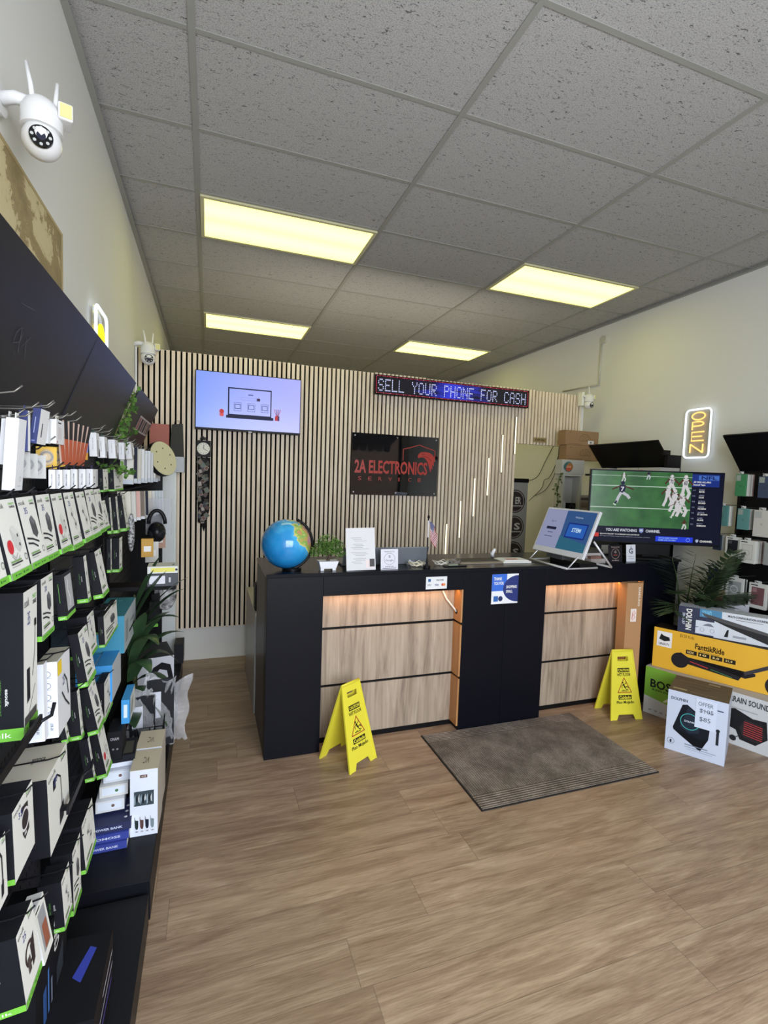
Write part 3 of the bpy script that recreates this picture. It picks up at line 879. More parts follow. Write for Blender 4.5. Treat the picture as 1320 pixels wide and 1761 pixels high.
for i, c in enumerate(cols2):
    y = 0.52 + i * 0.115
    M = frame((-0.285 + 0.008 * i, y, 1.335 - 0.003 * i), (0, 1, 0), (-0.03, 0, 1))
    carton('phone_case_pack', '%s slim case pack, %s from the left in the lower far row' % (names_b[i], nth[i]), 'phone case pack', M, .022 if i != 3 else .06, .16, .06, {'D': c, 'F': (216, 216, 212)},
           [('r', 'S', .3, .2, .5, .7, (90, 92, 100))] if i > 4 else [('r', 'S', 0, 0, 1, .1, (220, 224, 230))], 'slim case packs, lower far row')
    HOOKS['far'].append((y + 0.011, 1.51, -0.27))

# hooks belong to their rack
for key, rk in (('near', rk_near), ('mid', rk_mid), ('far', rk_far)):
    iv = rk.matrix_world.inverted()
    extra = [(y, 1.74, -0.255) for y in ((-1.15, -0.95, -0.75) if key == 'near' else (-0.36, -0.22, 0.0, 0.2, 0.38) if key == 'mid' else ())]
    for n, (y, z, x1) in enumerate(HOOKS[key] + extra):
        hb = hook_mesh(y, z, x1, m_hook if z > 1.65 else m_hookb)
        hb.v = [tuple(iv @ Vector(p)) for p in hb.v]
        hb.build('hook', rk)

# black cross bars with a peg at the end, in front of the lower rows
for (y0, y1, z, x1) in ((-1.40, -1.0, 1.04, -0.262), (-0.82, -0.64, 0.70, -0.255)):
    b = MB(); b.M = rk_near.matrix_world.inverted()
    b.box(x1 - 0.006, y0, z - 0.010, x1, y1, z + 0.010, m_hookb)
    for yy in (y0 + .02, y1 - .02):
        b.box(XP, yy - .004, z - 0.008, x1 - .006, yy + .004, z + .006, m_hookb)
    b.tube([(x1 - .003, y1 - .01, z - .004), (x1 + .012, y1 + .02, z - .004), (x1 + .016, y1 + .028, z + .022)], .004, m_hookb, 8)
    b.build('cross_bar', rk_near)

# ---- odd goods on the far left rack
M = frame((-0.20, 0.42, 1.09), (1, 0.04, 0), (0, 0, 1))
carton('work_light_box', 'white box with a yellow window lying on a grey box beside the leafy plant', 'box', M, .14, .035, .12, {'D': (218, 220, 216)}, [('r', 'F', .12, .2, .9, .8, (226, 220, 110)), ('c', 'F', .95, .5, .006, (60, 60, 64))])
M = frame((-0.20, 0.42, 1.025), (1, 0.04, 0), (0, 0, 1))
carton('tool_box', 'dark grey box with a white label under the yellow window box', 'box', M, .14, .062, .12, {'D': (74, 78, 86)}, [('r', 'F', .06, .2, .58, .85, (222, 224, 232)), ('r', 'F', .3, .4, .36, .6, (60, 60, 70)), ('r', 'F', .7, .3, .76, .7, (200, 200, 205))])
b = MB(); b.box(-0.43, 0.43, 1.004, -0.07, 0.56, 1.023, m_dark)
b.build('goods_shelf', rk_mid, rk_mid.matrix_world.inverted())
# over-ear headset in a clear bag
b = MB(); b.sphere((-0.205, 0.95, 1.24), 0.062, mat((20, 20, 23), 0.3), 20, 12, (0.8, 1, 1)); b.sphere((-0.205, 0.93, 1.235), 0.05, mat((36, 36, 40), 0.2), 20, 12, (1, .8, .8))
b.tube([(-0.205 - 0.045 * math.cos(k * PI / 10), 0.95, 1.29 + 0.08 * math.sin(k * PI / 10)) for k in range(11)], 0.011, mat((24, 24, 28), 0.4), 10)
o = tag(b.build('headset'), 'black over-ear headset hanging in front of the far rack', 'headset')
b = MB(); b.box(-0.27, 0.99, 1.22, -0.13, 1.04, 1.44, mat((200, 200, 210), 0.1, alpha=0.28)); b.build('clear_case', o)
b = MB()
b.M = frame((-0.30, 0.40, 1.18), (1, 0.2, 0), (0.02, 0, 1))
b.sphere((0.03, 0.12, 0), 0.016, noise_material([(0.45, (60, 60, 64)), (0.6, (170, 170, 170))], 90, rough=0.4), 16, 16, (1.0, 6.0, .6))
tag(b.build('lettered_pouch'), 'slim speckled grey pouch hanging left of the black headset', 'pouch')
for i, (y, z, w_, h_, c, lab) in enumerate([(0.70, 1.13, .06, .10, (196, 150, 60), 'small yellow pack behind the leaves of the left plant'), (0.88, 1.07, .07, .12, (206, 206, 200), 'pale small pack behind the leaves of the left plant'),
        (1.25, 1.1, .08, .12, (190, 150, 130), 'small boxed charger below the headset at the end of the rack'), (1.1, .62, .05, .16, (20, 21, 25), 'slim black box with green foot, low on the far rack, left'), (1.22, .64, .05, .16, (20, 21, 25), 'slim black box with green foot, low on the far rack, right')]):
    M = frame((-0.26, y, z), (1, 0.1, 0), (0, 0, 1))
    carton('small_pack', lab, 'small pack', M, w_, h_, .03, {'D': c}, [('r', 'F', 0, 0, 1, .12, LG)] if z < .7 else [('r', 'F', .2, .3, .8, .6, (235, 235, 230))], 'small packs on the far rack')
b = MB(); b.M = frame((-0.25, 1.28, 0.70), (1, .2, 0), (0, 0, 1)); b.sphere((.07, .09, 0), .09, noise_material([(0.4, (90, 88, 90)), (0.6, (225, 225, 228))], 26, rough=.15, alpha=.8), 18, 12, (.8, 1.3, .4))
tag(b.build('clear_bag'), 'clear crinkled bag with dark goods hanging at the end of the far rack', 'bag')

# teal and blue boxes
Mt = frame((-0.262, 0.0, 0.76), (0, 1, 0), (0.0, 0, 1))
carton('speaker_box', 'large teal topped grey box above the blue pair', 'box', frame((-0.245, 0.02, 0.83), (0, 1, 0), (0, 0, 1)), .34, .16, .12, {'D': (62, 120, 138), 'F': (176, 184, 188), 'T': (44, 122, 138), 'S': (52, 132, 160)}, [('r', 'F', .1, .2, .3, .8, (140, 146, 150)), ('r', 'F', .4, .3, .9, .38, (60, 60, 64)), ('r', 'F', .5, .55, .8, .6, (90, 100, 110)), ('o', 'T', .8, .5, .012, .002, (120, 190, 200))], 'blue and teal boxes')
for y0, xx, lab in ((-0.16, -0.325, 'bright blue box with white lettering, left of the blue pair'), (-0.155, -0.262, 'bright blue box with white lettering, right of the blue pair')):
    carton('speaker_box', lab, 'box', frame((xx, y0, 0.70), (0, 1, 0), (0, 0, 1)), .20 if xx > -.3 else .15, .145, .06, {'D': (52, 140, 204), 'F': (190, 194, 198)}, [('t', 'S', 'DOLPHIN', .45, .15, .6, .7, (200, 226, 244), False, -90)], 'blue and teal boxes')
carton('cable_box', 'small blue and white box under the blue pair', 'box', frame((-0.215, -0.06, 0.56), (0, 1, 0), (0, 0, 1)), .16, .10, .03, {'D': (60, 150, 214), 'F': (214, 218, 212)}, [('r', 'S', .3, .25, .75, .8, (214, 230, 242)), ('p', 'F', [(.2, .2), (.5, .15), (.7, .8), (.4, .7)], (150, 156, 150)), ('r', 'F', .0, .0, .15, 1, (60, 150, 214))], 'blue and teal boxes')
carton('gadget_box', 'black box with grey lettering below the small blue and white box', 'box', frame((-0.235, -0.12, 0.44), (0, 1, 0), (0, 0, 1)), .12, .12, .05, {'D': (26, 26, 30)}, [('t', 'S', 'ONAM', .2, .7, .8, .8, (190, 190, 195)), ('c', 'S', .4, .4, .004, (120, 120, 125)), ('c', 'S', .7, .4, .004, (120, 120, 125)), ('r', 'R', 0, 0, .2, 1, (140, 36, 40))])
# column of small packs and blue power banks
for i, (z, c, lab) in enumerate([(.40, (30, 31, 38), 'dark window pack on top of the low stack beside the bubble wrap'), (.352, (206, 212, 222), 'pale blue pack, second from top of the low stack'),
                                 (.304, (214, 214, 210), 'white pack with a green dot in the low stack'), (.256, (218, 220, 224), 'white pack with a round badge, lowest of the low stack')]):
    carton('small_pack', lab, 'small pack', frame((-0.30 - .01 * (3 - i) * -1 - 0.02, -0.10 + i * -.02, z), (1, .05, 0), (0, 0, 1)), .10, .046, .14, {'D': c, 'T': c}, [('r', 'F', .08, .2, .9, .85, (222, 230, 242)), ('c', 'F', .6, .5, .006, (70, 120, 80) if i == 2 else (110, 80, 70))] if i else [('r', 'T', .1, .1, .9, .8, (70, 68, 60)), ('r', 'F', 0, 0, 1, .4, (220, 226, 240))], 'low stack of small packs')
for i, (z, lab) in enumerate([(.15, 'blue power bank box, bottom of the stack of three'), (.181, 'blue power bank box, middle of the stack of three'), (.212, 'dark blue power bank box with three white dots, top of the stack')]):
    carton('power_bank_box', lab, 'power bank box', frame((-0.345 + .006 * i, -0.24 + .01 * i, z), (1, .02, 0), (0, 0, 1)), .145, .03, .16, {'D': (52, 66, 150) if i < 2 else (40, 46, 84), 'R': (214, 214, 212)},
           [('t', 'F', 'POWER BANK' if i != 1 else 'ROMOSS', .12, .3, .8, .62, (200, 206, 236), True)] + ([('c', 'T', .85, y, .006, (225, 225, 230)) for y in (.2, .42, .64)] if i == 2 else []), 'blue power bank boxes')
# two camera boxes marked VC
for y, lab in ((-0.185, 'white box marked VC on its cream lid, front one with four small flasks pictured'), (-0.02, 'white box marked VC on its cream lid, directly behind the front one')):
    t = thing('flask_box', lab, 'box', frame((-0.196, y, 0.151), (1, -0.03, 0), (0, 0, 1)), 'pair of white boxes marked VC')
    b = MB(); carton_mesh(b, .1, .272, .15, {'D': (222, 228, 240), 'T': (192, 182, 160), 'R': (186, 180, 168)})
    a = [('r', 'F', .36, .88, .62, .925, (90, 60, 56)), ('t', 'F', 'P-110', .42, .888, .57, .917, (230, 210, 200), True)]
    a += [('r', 'F', .14, .46, .86, .68, (52, 66, 74))]
    for q in range(9):
        a += [('p', 'F', [(.15 + q * .075, .47 + .03 * (q % 3)), (.2 + q * .075, .5 + .05 * (q % 2)), (.19 + q * .075, .64), (.14 + q * .075, .58)], [(150, 166, 176), (26, 30, 36), (196, 200, 200)][q % 3])]
    for q, c in enumerate(((40, 52, 50), (88, 58, 56), (28, 34, 50), (120, 136, 140))):
        a += [('p', 'F', [(.18 + q * .19, .14), (.22 + q * .19, .105), (.28 + q * .19, .11), (.30 + q * .19, .15), (.30 + q * .19, .24), (.19 + q * .19, .25), (.17 + q * .19, .30), (.16 + q * .19, .30)], c), ('r', 'F', .2 + q * .19, .065, .29 + q * .19, .08, (130, 130, 140))]
    a += [('t', 'T', 'VC', .38, .3, .62, .6, (100, 92, 80), False, 180)]
    draw(b, a, .1, .272, .15); b.build('carton', t)
    l = MB(); l.box(-.001, .272, -.151, .101, .2735, 0.001, mat((194, 184, 162), 0.7)); draw(l, [('t', 'T', 'VC', .38, .3, .62, .6, (100, 92, 80), False, 180)], .1, .2735, .15); l.build('lid', t)
# headphone box
t = thing('headphone_box', 'white box with black headphone picture at the far end of the platform', 'box', frame((-0.30, 0.88, 0.151), (1, 0.22, 0), (0, 0, 1)))
b = MB(); carton_mesh(b, .20, .34, .28, {'D': (206, 208, 216), 'T': (54, 56, 62), 'S': (30, 30, 34)})
draw(b, [('p', 'F', [(.30, .62), (.42, .82), (.66, .9), (.9, .84), (.98, .6), (.86, .56), (.8, .74), (.6, .78), (.44, .66)], (26, 26, 30)), ('p', 'F', [(.5, .32), (.9, .36), (.95, .62), (.6, .60)], (34, 32, 34)), ('o', 'F', .74, .48, .022, .004, (170, 146, 84)), ('r', 'F', .05, .3, .4, .42, (40, 40, 44))], .20, .34, .28); b.build('carton', t)
b = MB(); b.box(-0.15, 1.70, 0.15, -0.085, 1.86, 0.30, mat((40, 40, 44), 0.5))
tag(b.build('dark_carton'), 'small dark carton at the far end of the low platform', 'box')
# wire basket with pouches of bubble wrap
t = thing('wire_basket', 'black wire basket at the platform edge behind the VC boxes', 'basket', (-0.15, 0.31, 0.15))
b = MB()
for z in (0.01, 0.14, 0.28): b.tube([(-.12, -.16, z), (.045, -.16, z), (.045, .16, z), (-.12, .16, z)], 0.003, m_dark, 6, True)
for k in range(9):
    y = -.16 + k * .04
    b.tube([(.045, y, 0), (.045, y, .28)], 0.0022, m_dark, 5); b.tube([(-.12, y, 0), (-.12, y, .28)], 0.0022, m_dark, 5)
for k in range(4):
    x = -.12 + k * .055
    b.tube([(x, -.16, 0), (x, -.16, .28)], 0.0022, m_dark, 5)
b.build('wire_frame', t)
def bubble_mat():
    m, nt, bs = node_mat(0.12)
    bs.inputs['Base Color'].default_value = (0.7, 0.71, 0.74, 1)
    bs.inputs['Roughness'].default_value = 0.06
    bs.inputs['Alpha'].default_value = 0.36
    tc = N(nt, 'ShaderNodeTexCoord'); v = N(nt, 'ShaderNodeTexVoronoi', inp={'Scale': 95.0})
    nt.links.new(tc.outputs['Object'], v.inputs['Vector'])
    bp = N(nt, 'ShaderNodeBump', inp={'Strength': 0.5, 'Distance': 0.004})
    nt.links.new(v.outputs['Distance'], bp.inputs['Height']); nt.links.new(bp.outputs[0], bs.inputs['Normal'])
    mr = math_node(nt, 'LESS_THAN', v.outputs['Distance'], 0.32)
    a = math_node(nt, 'ADD', math_node(nt, 'MULTIPLY', mr, -0.12), 0.26)
    nt.links.new(a, bs.inputs['Alpha'])
    return m
m_bub = bubble_mat()
for i, (P, U, V, w_, h_, lab) in enumerate([
        ((-0.26, 0.24, 0.26), (1, .15, 0), (.10, 0, 1), .11, .30, 'bubble wrapped dark case with a paper label, left of three'),
        ((-0.19, 0.28, 0.26), (1, .1, 0), (.12, 0, 1), .12, .36, 'bubble wrapped dark case with a paper label, middle of three'),
        ((-0.12, 0.32, 0.27), (1, -.1, 0), (.34, 0, 1), .11, .30, 'crumpled bubble wrap pouch flaring out over the aisle, right of three')]):
    b = MB(); b.M = frame(P, U, V)
    nx, ny = 8, 14
    for side in (0, 1):
        vs = []; fs = []
        for iy in range(ny + 1):
            for ix in range(nx + 1):
                u, v = ix / nx, iy / ny
                bul = 0.016 * math.sin(PI * u) * (0.4 + 0.6 * math.sin(PI * min(v * 1.1, 1)))
                wv = 0.011 * math.sin(9 * v + 5 * u + i) + 0.007 * math.sin(23 * u + 11 * v) + 0.004 * math.sin(17 * v - 19 * u)
                ww = w_ * (1 + (0.45 * v * v if i == 2 else .1 * v))
                vs.append(((u - .5) * ww + w_ / 2 + 0.008 * math.sin(13 * v + i), v * h_ + 0.03 * math.sin(4 * u + i * 2) * v, (bul if side == 0 else -bul) + wv))
        for iy in range(ny):
            for ix in range(nx):
                q = iy * (nx + 1) + ix
                fs.append((q, q + 1, q + nx + 2, q + nx + 1))
        b.add(vs, fs, m_bub, True)
    o = tag(b.build('bubble_wrap_pouch'), lab, 'bubble wrap', 'bubble wrapped cases in the basket')
    if i < 2:
        c = MB(); c.M = b.M; c.box(.004, .01, -.004, w_ + .004, h_ - .02, .006, mat((34, 36, 40), 0.35)); c.build('wrapped_case', o)
        c = MB(); c.M = b.M; c.box(.015, h_ * .42, .007, w_ * .55, h_ * .78, .0076, mat((200, 204, 216), 0.6)); c.build('paper_label', o)

# left plant: long strap leaves
def leaf(b, base, tip, sag, w, m, n=8, tilt=(0, 0, 1)):
    A, B = Vector(base), Vector(tip)
    side = (B - A).cross(Vector(tilt))
    side = side.normalized() if side.length > 1e-5 else Vector((1, 0, 0))
    vs = []; fs = []
    for i in range(n + 1):
        t = i / n
        p = A.lerp(B, t) + Vector((0, 0, sag * 4 * t * (1 - t)))
        ww = w * (math.sin(PI * (0.12 + 0.86 * t)) ** 0.8) * 0.5
        dn = Vector((0, 0, -ww * 0.35))
        vs += [p - side * ww, p - dn * 0.6, p + side * ww]
    for i in range(n):
        q = i * 3
        fs += [(q, q + 3, q + 4, q + 1), (q + 1, q + 4, q + 5, q + 2)]
    b.add(vs, fs, m, True)
m_leaf = noise_material([(0.35, (34, 56, 38)), (0.65, (58, 84, 54))], 9, rough=0.3)
t = thing('strap_leaf_plant', 'tall plant with long dark arching leaves reaching into the aisle', 'plant', (-0.265, 0.36, 0.15))
b = MB(); b.cyl((0, 0, 0), (0, 0, .16), .055, mat((40, 38, 38), .6), 20, .07); b.build('pot', t)
b = MB(); b.tube([(0, 0, .15), (.02, 0, .4), (.0, .01, .62), (.015, 0, .85)], [.012, .01, .008, .005], mat((60, 66, 40), .7), 8); b.build('stem', t)
LV = [((-.0, 0, .45), (.27, .05, .48), .09, .055), ((0, 0, .5), (.30, .1, .62), .06, .05), ((0, 0, .62), (.30, .05, .86), .05, .05), ((0, 0, .66), (.33, .0, .93), .04, .045), ((0, 0, .7), (.24, .1, .98), .05, .045),
      ((0, 0, .4), (.25, -.05, .40), .06, .06), ((0, 0, .35), (.22, -.1, .22), .08, .05), ((0, 0, .5), (.18, -.2, .66), .09, .075), ((0, 0, .42), (.14, -.22, .54), .08, .08), ((0, 0, .3), (.10, -.2, .45), .05, .075),
      ((0, 0, .3), (.27, .1, .3), .05, .04), ((0, 0, .55), (.1, -.15, .8), .03, .07), ((0, 0, .75), (.15, .1, 1.02), .02, .04), ((0, 0, .2), (.16, -.16, .08), .1, .05), ((0, 0, .55), (.2, .22, .7), .05, .06), ((0, 0, .25), (.06, -.24, .30), .04, .08), ((0, 0, .6), (.28, -.08, .75), .06, .055)]
for A_, B_, sg, lw in LV:
    b = MB(); leaf(b, A_, (B_[0] * .78, B_[1], B_[2]), sg, lw, m_leaf); b.build('leaf', t)

# ivy strands behind the headers
def ivy(name, lab, M, strands, seed, mt, size=0.022):
    rnd = random.Random(seed)
    t = thing(name, lab, 'ivy', M)
    b = MB(); f = MB()
    for pts in strands:
        b.tube(pts, 0.0025, mat((70, 84, 40), 0.7), 5)
        for i in range(len(pts) - 1):
            A, B = Vector(pts[i]), Vector(pts[i + 1])
            for k in range(9):
                p = A.lerp(B, rnd.random()) + Vector((rnd.uniform(-.02, .02), rnd.uniform(-.02, .02), rnd.uniform(-.015, .015)))
                d = Vector((rnd.uniform(-1, 1), rnd.uniform(-1, 1), rnd.uniform(-1, .5))).normalized()
                s = rnd.uniform(.7, 1.3) * size
                e = d.orthogonal().normalized()
                f.add([p, p + d * s * .5 + e * s * .45, p + d * s, p + d * s * .5 - e * s * .45], [(0, 1, 2), (0, 2, 3)], mt)
    b.build('stem', t)
    tag(f.build('foliage', t), kind='stuff')
m_ivy = noise_material([(0.35, (46, 84, 34)), (0.65, (104, 146, 62))], 20, rough=0.5)
ivy('trailing_ivy', 'green trailing ivy between the plain and the photo sticker header panels', (-0.36, 0.56, 1.74),
    [[(0, 0, 0), (.03, -.03, .08), (.05, .02, .16), (.08, -.02, .22), (.10, .02, .29)], [(0, -.05, 0), (.04, -.05, .07), (.05, -.04, .16), (.08, -.03, .24)], [(0, 0, 0), (.05, -.1, -.01), (.06, -.17, -.03), (.05, -.2, -.06)], [(0, 0, .02), (.06, .03, .05), (.05, 0, .14), (.09, .03, .22)]], 3, m_ivy, 0.03)
ivy('trailing_ivy', 'small sprig of ivy on the shelf below the white stylus boxes', (-0.36, 0.1, 1.60), [[(0, 0, 0), (.05, .05, .01), (.08, .1, -.01), (.1, .16, .0)], [(.02, .02, .01), (.07, .0, .02), (.1, .05, .01)]], 5, m_ivy, 0.026)

# round cream lid hanging at the end of the rack
t = thing('round_stool_seat', 'round cream disc with black rim and six screws, hanging at the rack end', 'disc', frame((-0.205, 1.38, 1.690), (0.60, 0.80, 0), (-0.24, 0.12, 1)))
b = MB(); b.cyl((0, 0, -.035), (0, 0, 0), .118, mat((22, 22, 24), .5), 40); b.build('rim', t)
b = MB(); b.cyl((0, 0, 0), (0, 0, .003), .116, mat((206, 202, 166), .5), 40); cf = b.build('cream_face', t)
for k in range(6):
    a = k * PI / 3 + .4
    b = MB(); b.cyl((.07 * math.cos(a), .07 * math.sin(a), .003), (.07 * math.cos(a), .07 * math.sin(a), .005), .0045, mat((60, 56, 46), .4), 10); b.build('screw', cf)

# tall glossy white cabinet at the end of the left wall
t = thing('tall_white_cabinet', 'tall glossy white cabinet in the corner against the slatted wall', 'cabinet', (XL + .005, 1.93, 0))
m_gloss = mat((222, 228, 230), 0.12)
b = MB(); b.box(0, 0, 0.02, .300, .195, 1.60, m_gloss); b.build('body', t, bevel=.003)
b = MB(); b.box(.006, -.014, .04, .292, 0, 1.585, m_gloss); b.build('door', t, bevel=.003)
b = MB(); b.box(.01, .01, 0, .29, .19, .02, m_dark); b.build('plinth', t)
M = frame((-0.40, 1.92, 1.601), (1, 0, 0), (0, 0, 1))
carton('shoe_box', 'pale grey box on top of the tall white cabinet', 'box', M, .30, .12, .18, {'D': (186, 192, 198)}, [('c', 'F', .70, z, .004, (90, 92, 96)) for z in (.3, .5, .7)])
M = frame((-0.345, 1.93, 1.722), (1, 0.04, 0), (0, 0, 1))
carton('red_box', 'terracotta red box standing on the pale grey box', 'box', M, .135, .245, .12, {'D': (164, 92, 80), 'R': (126, 64, 58)}, [])
t = thing('gift_bag', 'charcoal paper bag beside the terracotta red box', 'paper bag', frame((-0.205, 1.93, 1.722), (1, 0, 0), (0, 0, 1)))
b = MB(); b.add([(0, 0, 0), (.1, 0, 0), (.1, 0, -.09), (0, 0, -.09), (.012, .25, -.03), (.092, .26, -.03), (.092, .26, -.055), (.012, .25, -.055)], [(0, 1, 5, 4), (1, 2, 6, 5), (2, 3, 7, 6), (3, 0, 4, 7), (0, 3, 2, 1)], mat((62, 62, 60), .7)); b.build('bag_body', t)
b = MB(); b.tube([(.03, .245, -.03), (.035, .28, -.03), (.065, .28, -.03), (.07, .245, -.03)], .002, mat((50, 50, 48)), 6); b.build('handle', t)

# ================================================================== ON THE LEFT WALL
# parchment world map
def map_mat():
    m, nt, bs = node_mat(0.8)
    tc = N(nt, 'ShaderNodeTexCoord')
    n = N(nt, 'ShaderNodeTexNoise', inp={'Scale': 3.6, 'Detail': 12.0, 'Roughness': 0.72, 'Distortion': 0.5}); nt.links.new(tc.outputs['Object'], n.inputs['Vector'])
    r = ramp(nt, [(0.44, (206, 192, 150)), (0.485, (198, 182, 138)), (0.495, (120, 104, 72)), (0.51, (160, 142, 100)), (0.62, (138, 122, 86))]); nt.links.new(n.outputs['Fac'], r.inputs[0])
    nt.links.new(r.outputs[0], bs.inputs['Base Color'])
    return m
t = thing('wall_map', 'parchment world map hanging on the left wall below the large camera', 'map', frame((XL + .004, -1.75, 1.62), (0, 1, 0), (0, 0, 1)))
b = MB(); b.box(0, 0, 0, 1.75, .872, .004, map_mat()); b.build('map_sheet', t)
b = MB(); me = mat((176, 158, 116), .7)
for q in ((0, 0, 1.75, .012), (0, .86, 1.75, .872), (0, .012, .012, .86), (1.738, .012, 1.75, .86)): b.box(q[0], q[1], .004, q[2], q[3], .0052, me)
b.build('border', t)

def security_camera(M, lab, s=1.0, arm=True):
    """local: mount wall at x<0, camera body around origin, looks along -y"""
    t = thing('security_camera', lab, 'security camera', M)
    mw = mat((226, 226, 226), 0.3)
    b = MB()
    if arm:
        b.cyl((-.085 * s, 0, .045 * s), (-.075 * s, 0, .045 * s), .035 * s, mw, 24)
        b.tube([(-.078 * s, 0, .045 * s), (-.05 * s, 0, .055 * s), (-.02 * s, 0, .05 * s)], .014 * s, mw, 10)
    else:
        b.tube([(-.06 * s, 0, .04 * s), (-.02 * s, 0, .045 * s)], .012 * s, mw, 8)
    b.build('wall_bracket', t)
    b = MB()
    b.sphere((0, 0, .02 * s), .042 * s, mw, 28, 10, (1, 1, 1.15), 0, .5); b.cyl((0, 0, -.006 * s), (0, 0, .02 * s), .042 * s, mw, 28); b.build('housing', t)
    b = MB(); b.sphere((0, 0, -.028 * s), .040 * s, mw, 28, 14); ball = b.build('rotating_ball', t)
    f = Vector((0.22, -1, -.22)).normalized()
    fr = frame(Vector((0, 0, -.028 * s)) + f * .036 * s, (0.977, .214, 0), Vector((0, 0, 1)))
    b = MB(); b.M = fr
    b.cyl((0, 0, -.004 * s), (0, 0, .0025 * s), .023 * s, mat((14, 14, 16), .15), 28); b.cyl((0, 0, .0025 * s), (0, 0, .004 * s), .009 * s, mat((40, 42, 60), .05), 18)
    b.build('lens', ball)
    b = MB(); b.M = fr
    for k in range(8):
        a = k * PI / 4
        b.cyl((0.0172 * s * math.cos(a), 0.0172 * s * math.sin(a), .0025 * s), (0.0172 * s * math.cos(a), 0.0172 * s * math.sin(a), .0032 * s), .0034 * s, mat((190, 192, 190), .2), 10)
    b.build('lamp_ring', ball)
    b = MB(); b.M = Matrix.Translation((.03 * s, 0, .035 * s)) @ Matrix.Rotation(.3, 4, 'Z')
    b.box(0, -.028 * s, -.016 * s, .03 * s, .022 * s, .022 * s, mw); hs = b.build('floodlight_housing', t, bevel=.004 * s)
    b = MB(); b.M = Matrix.Translation((.03 * s, 0, .035 * s)) @ Matrix.Rotation(.3, 4, 'Z')
    b.box(.004 * s, -.0295 * s, -.012 * s, .027 * s, -.028 * s, .018 * s, mat((222, 214, 150), .1)); b.build('floodlight', hs)
    for (x, y, lean) in ((-.012, -.02, -.012), (.018, .03, .006)):
        b = MB(); b.tube([(x * s, y * s, .045 * s), ((x + lean * .3) * s, y * s, .08 * s), ((x + lean) * s, y * s, .125 * s)], [.0055 * s, .0055 * s, .0042 * s], mw, 8); b.build('antenna', t)
    return t
sc1 = security_camera(Matrix.Translation((-0.352, -0.62, 2.515)) , 'large white twin antenna security camera high on the left wall', 1.18)
b = MB(); b.tube([(-0.455, -0.66, 2.56), (-0.44, -0.67, 2.50), (-0.452, -0.66, 2.40), (-0.455, -0.64, 2.30)], .006, mat((222, 222, 220), .5), 8)
b.build('cable', sc1, sc1.matrix_world.inverted())
sc2 = security_camera(Matrix.Translation((-0.365, 2.0, 2.505)), 'white security camera in the left corner at the top of the slatted wall', 1.3)
b = MB(); b.box(-0.458, 2.02, 1.9, -0.446, 2.045, 2.56, m_white); b.build('cable_duct', sc2, sc2.matrix_world.inverted())
sc3 = security_camera(Matrix.Translation((3.90, 2.055, 2.508)), 'white security camera beside the right end of the slatted wall', 1.2, False)
b = MB(); b.box(3.815, 2.06, 2.46, 3.845, 2.12, 2.60, m_white); b.box(3.90, 2.16, 2.02, 3.935, 2.19, 2.47, m_white); b.build('cable_duct', sc3, sc3.matrix_world.inverted())

def neon(M, w, h, lab, glyphs, name='neon_sign'):
    """rounded tube frame on a clear backing"""
    t = thing(name, lab, 'neon sign', M)
    r = .035
    out = []
    for cx, cy, a0 in ((w - r, h - r, 0), (r, h - r, PI / 2), (r, r, PI), (w - r, r, 1.5 * PI)):
        out += [(cx + r * math.cos(a0 + k * PI / 10), cy + r * math.sin(a0 + k * PI / 10), .018) for k in range(6)]
    b = MB(); b.tube(out, .0075, mat((226, 240, 255), emit=1.8), 8, True); b.build('white_tube', t)
    b = MB(); b.add([(p[0], p[1], .004) for p in out], [tuple(range(len(out)))], mat((176, 170, 150), .1, alpha=.55)); b.build('clear_backing', t)
    col, items = glyphs
    for item in items:
        b = MB()
        for pts in item:
            b.tube([(x * w, y * h, .016) for x, y in pts], .0062, mat(col, emit=1.7), 8)
        b.build('letter_tube', t)
    return t
O = [(.5 + .26 * math.cos(k * PI / 10), .86 + .075 * math.sin(k * PI / 10)) for k in range(21)]
Pp = [(.28, .58), (.28, .74)] + [(.5 + .22 * math.sin(k * PI / 8), .70 + .045 * math.cos(k * PI / 8)) for k in range(9)] + [(.28, .655)]
Ee = [(.76, .35), (.28, .35), (.28, .53), (.76, .53)]
Em = [(.28, .44), (.68, .44)]
Nn = [[(.25, .10), (.25, .28)], [(.25, .28), (.75, .10)], [(.75, .10), (.75, .28)]]
neon(frame((XR - .012, 1.05, 1.885), (0, -1, 0), (0, 0, 1)), .235, .42, 'glowing vertical OPEN neon sign on the right wall', ((255, 196, 110), [[O], [Pp], [Ee, Em], Nn]))
Q = [(.5 + .2 * math.cos(k * PI / 8), .72 + .12 * math.sin(k * PI / 8)) for k in range(17)]
Q2 = [(.5 + .1 * math.cos(k * PI / 8), .72 + .07 * math.sin(k * PI / 8)) for k in range(17)]
neon(frame((XL + .012, 0.475, 1.97), (0, 1, 0), (0, 0, 1)), .265, .42, 'glowing neon sign with yellow shape behind the left header panels', ((255, 232, 40), [[Q, Q2], [[(.3, .72), (.3, .3)], [(.7, .72), (.7, .3)], [(.5, .84), (.5, .4)]]]))

# ================================================================== ON THE SLATTED WALL
def wallM(x, z, y=YS): return frame((x, y, z), (1, 0, 0), (0, 0, 1))
def glow(c, s=1.0): return mat(c, emit=s)
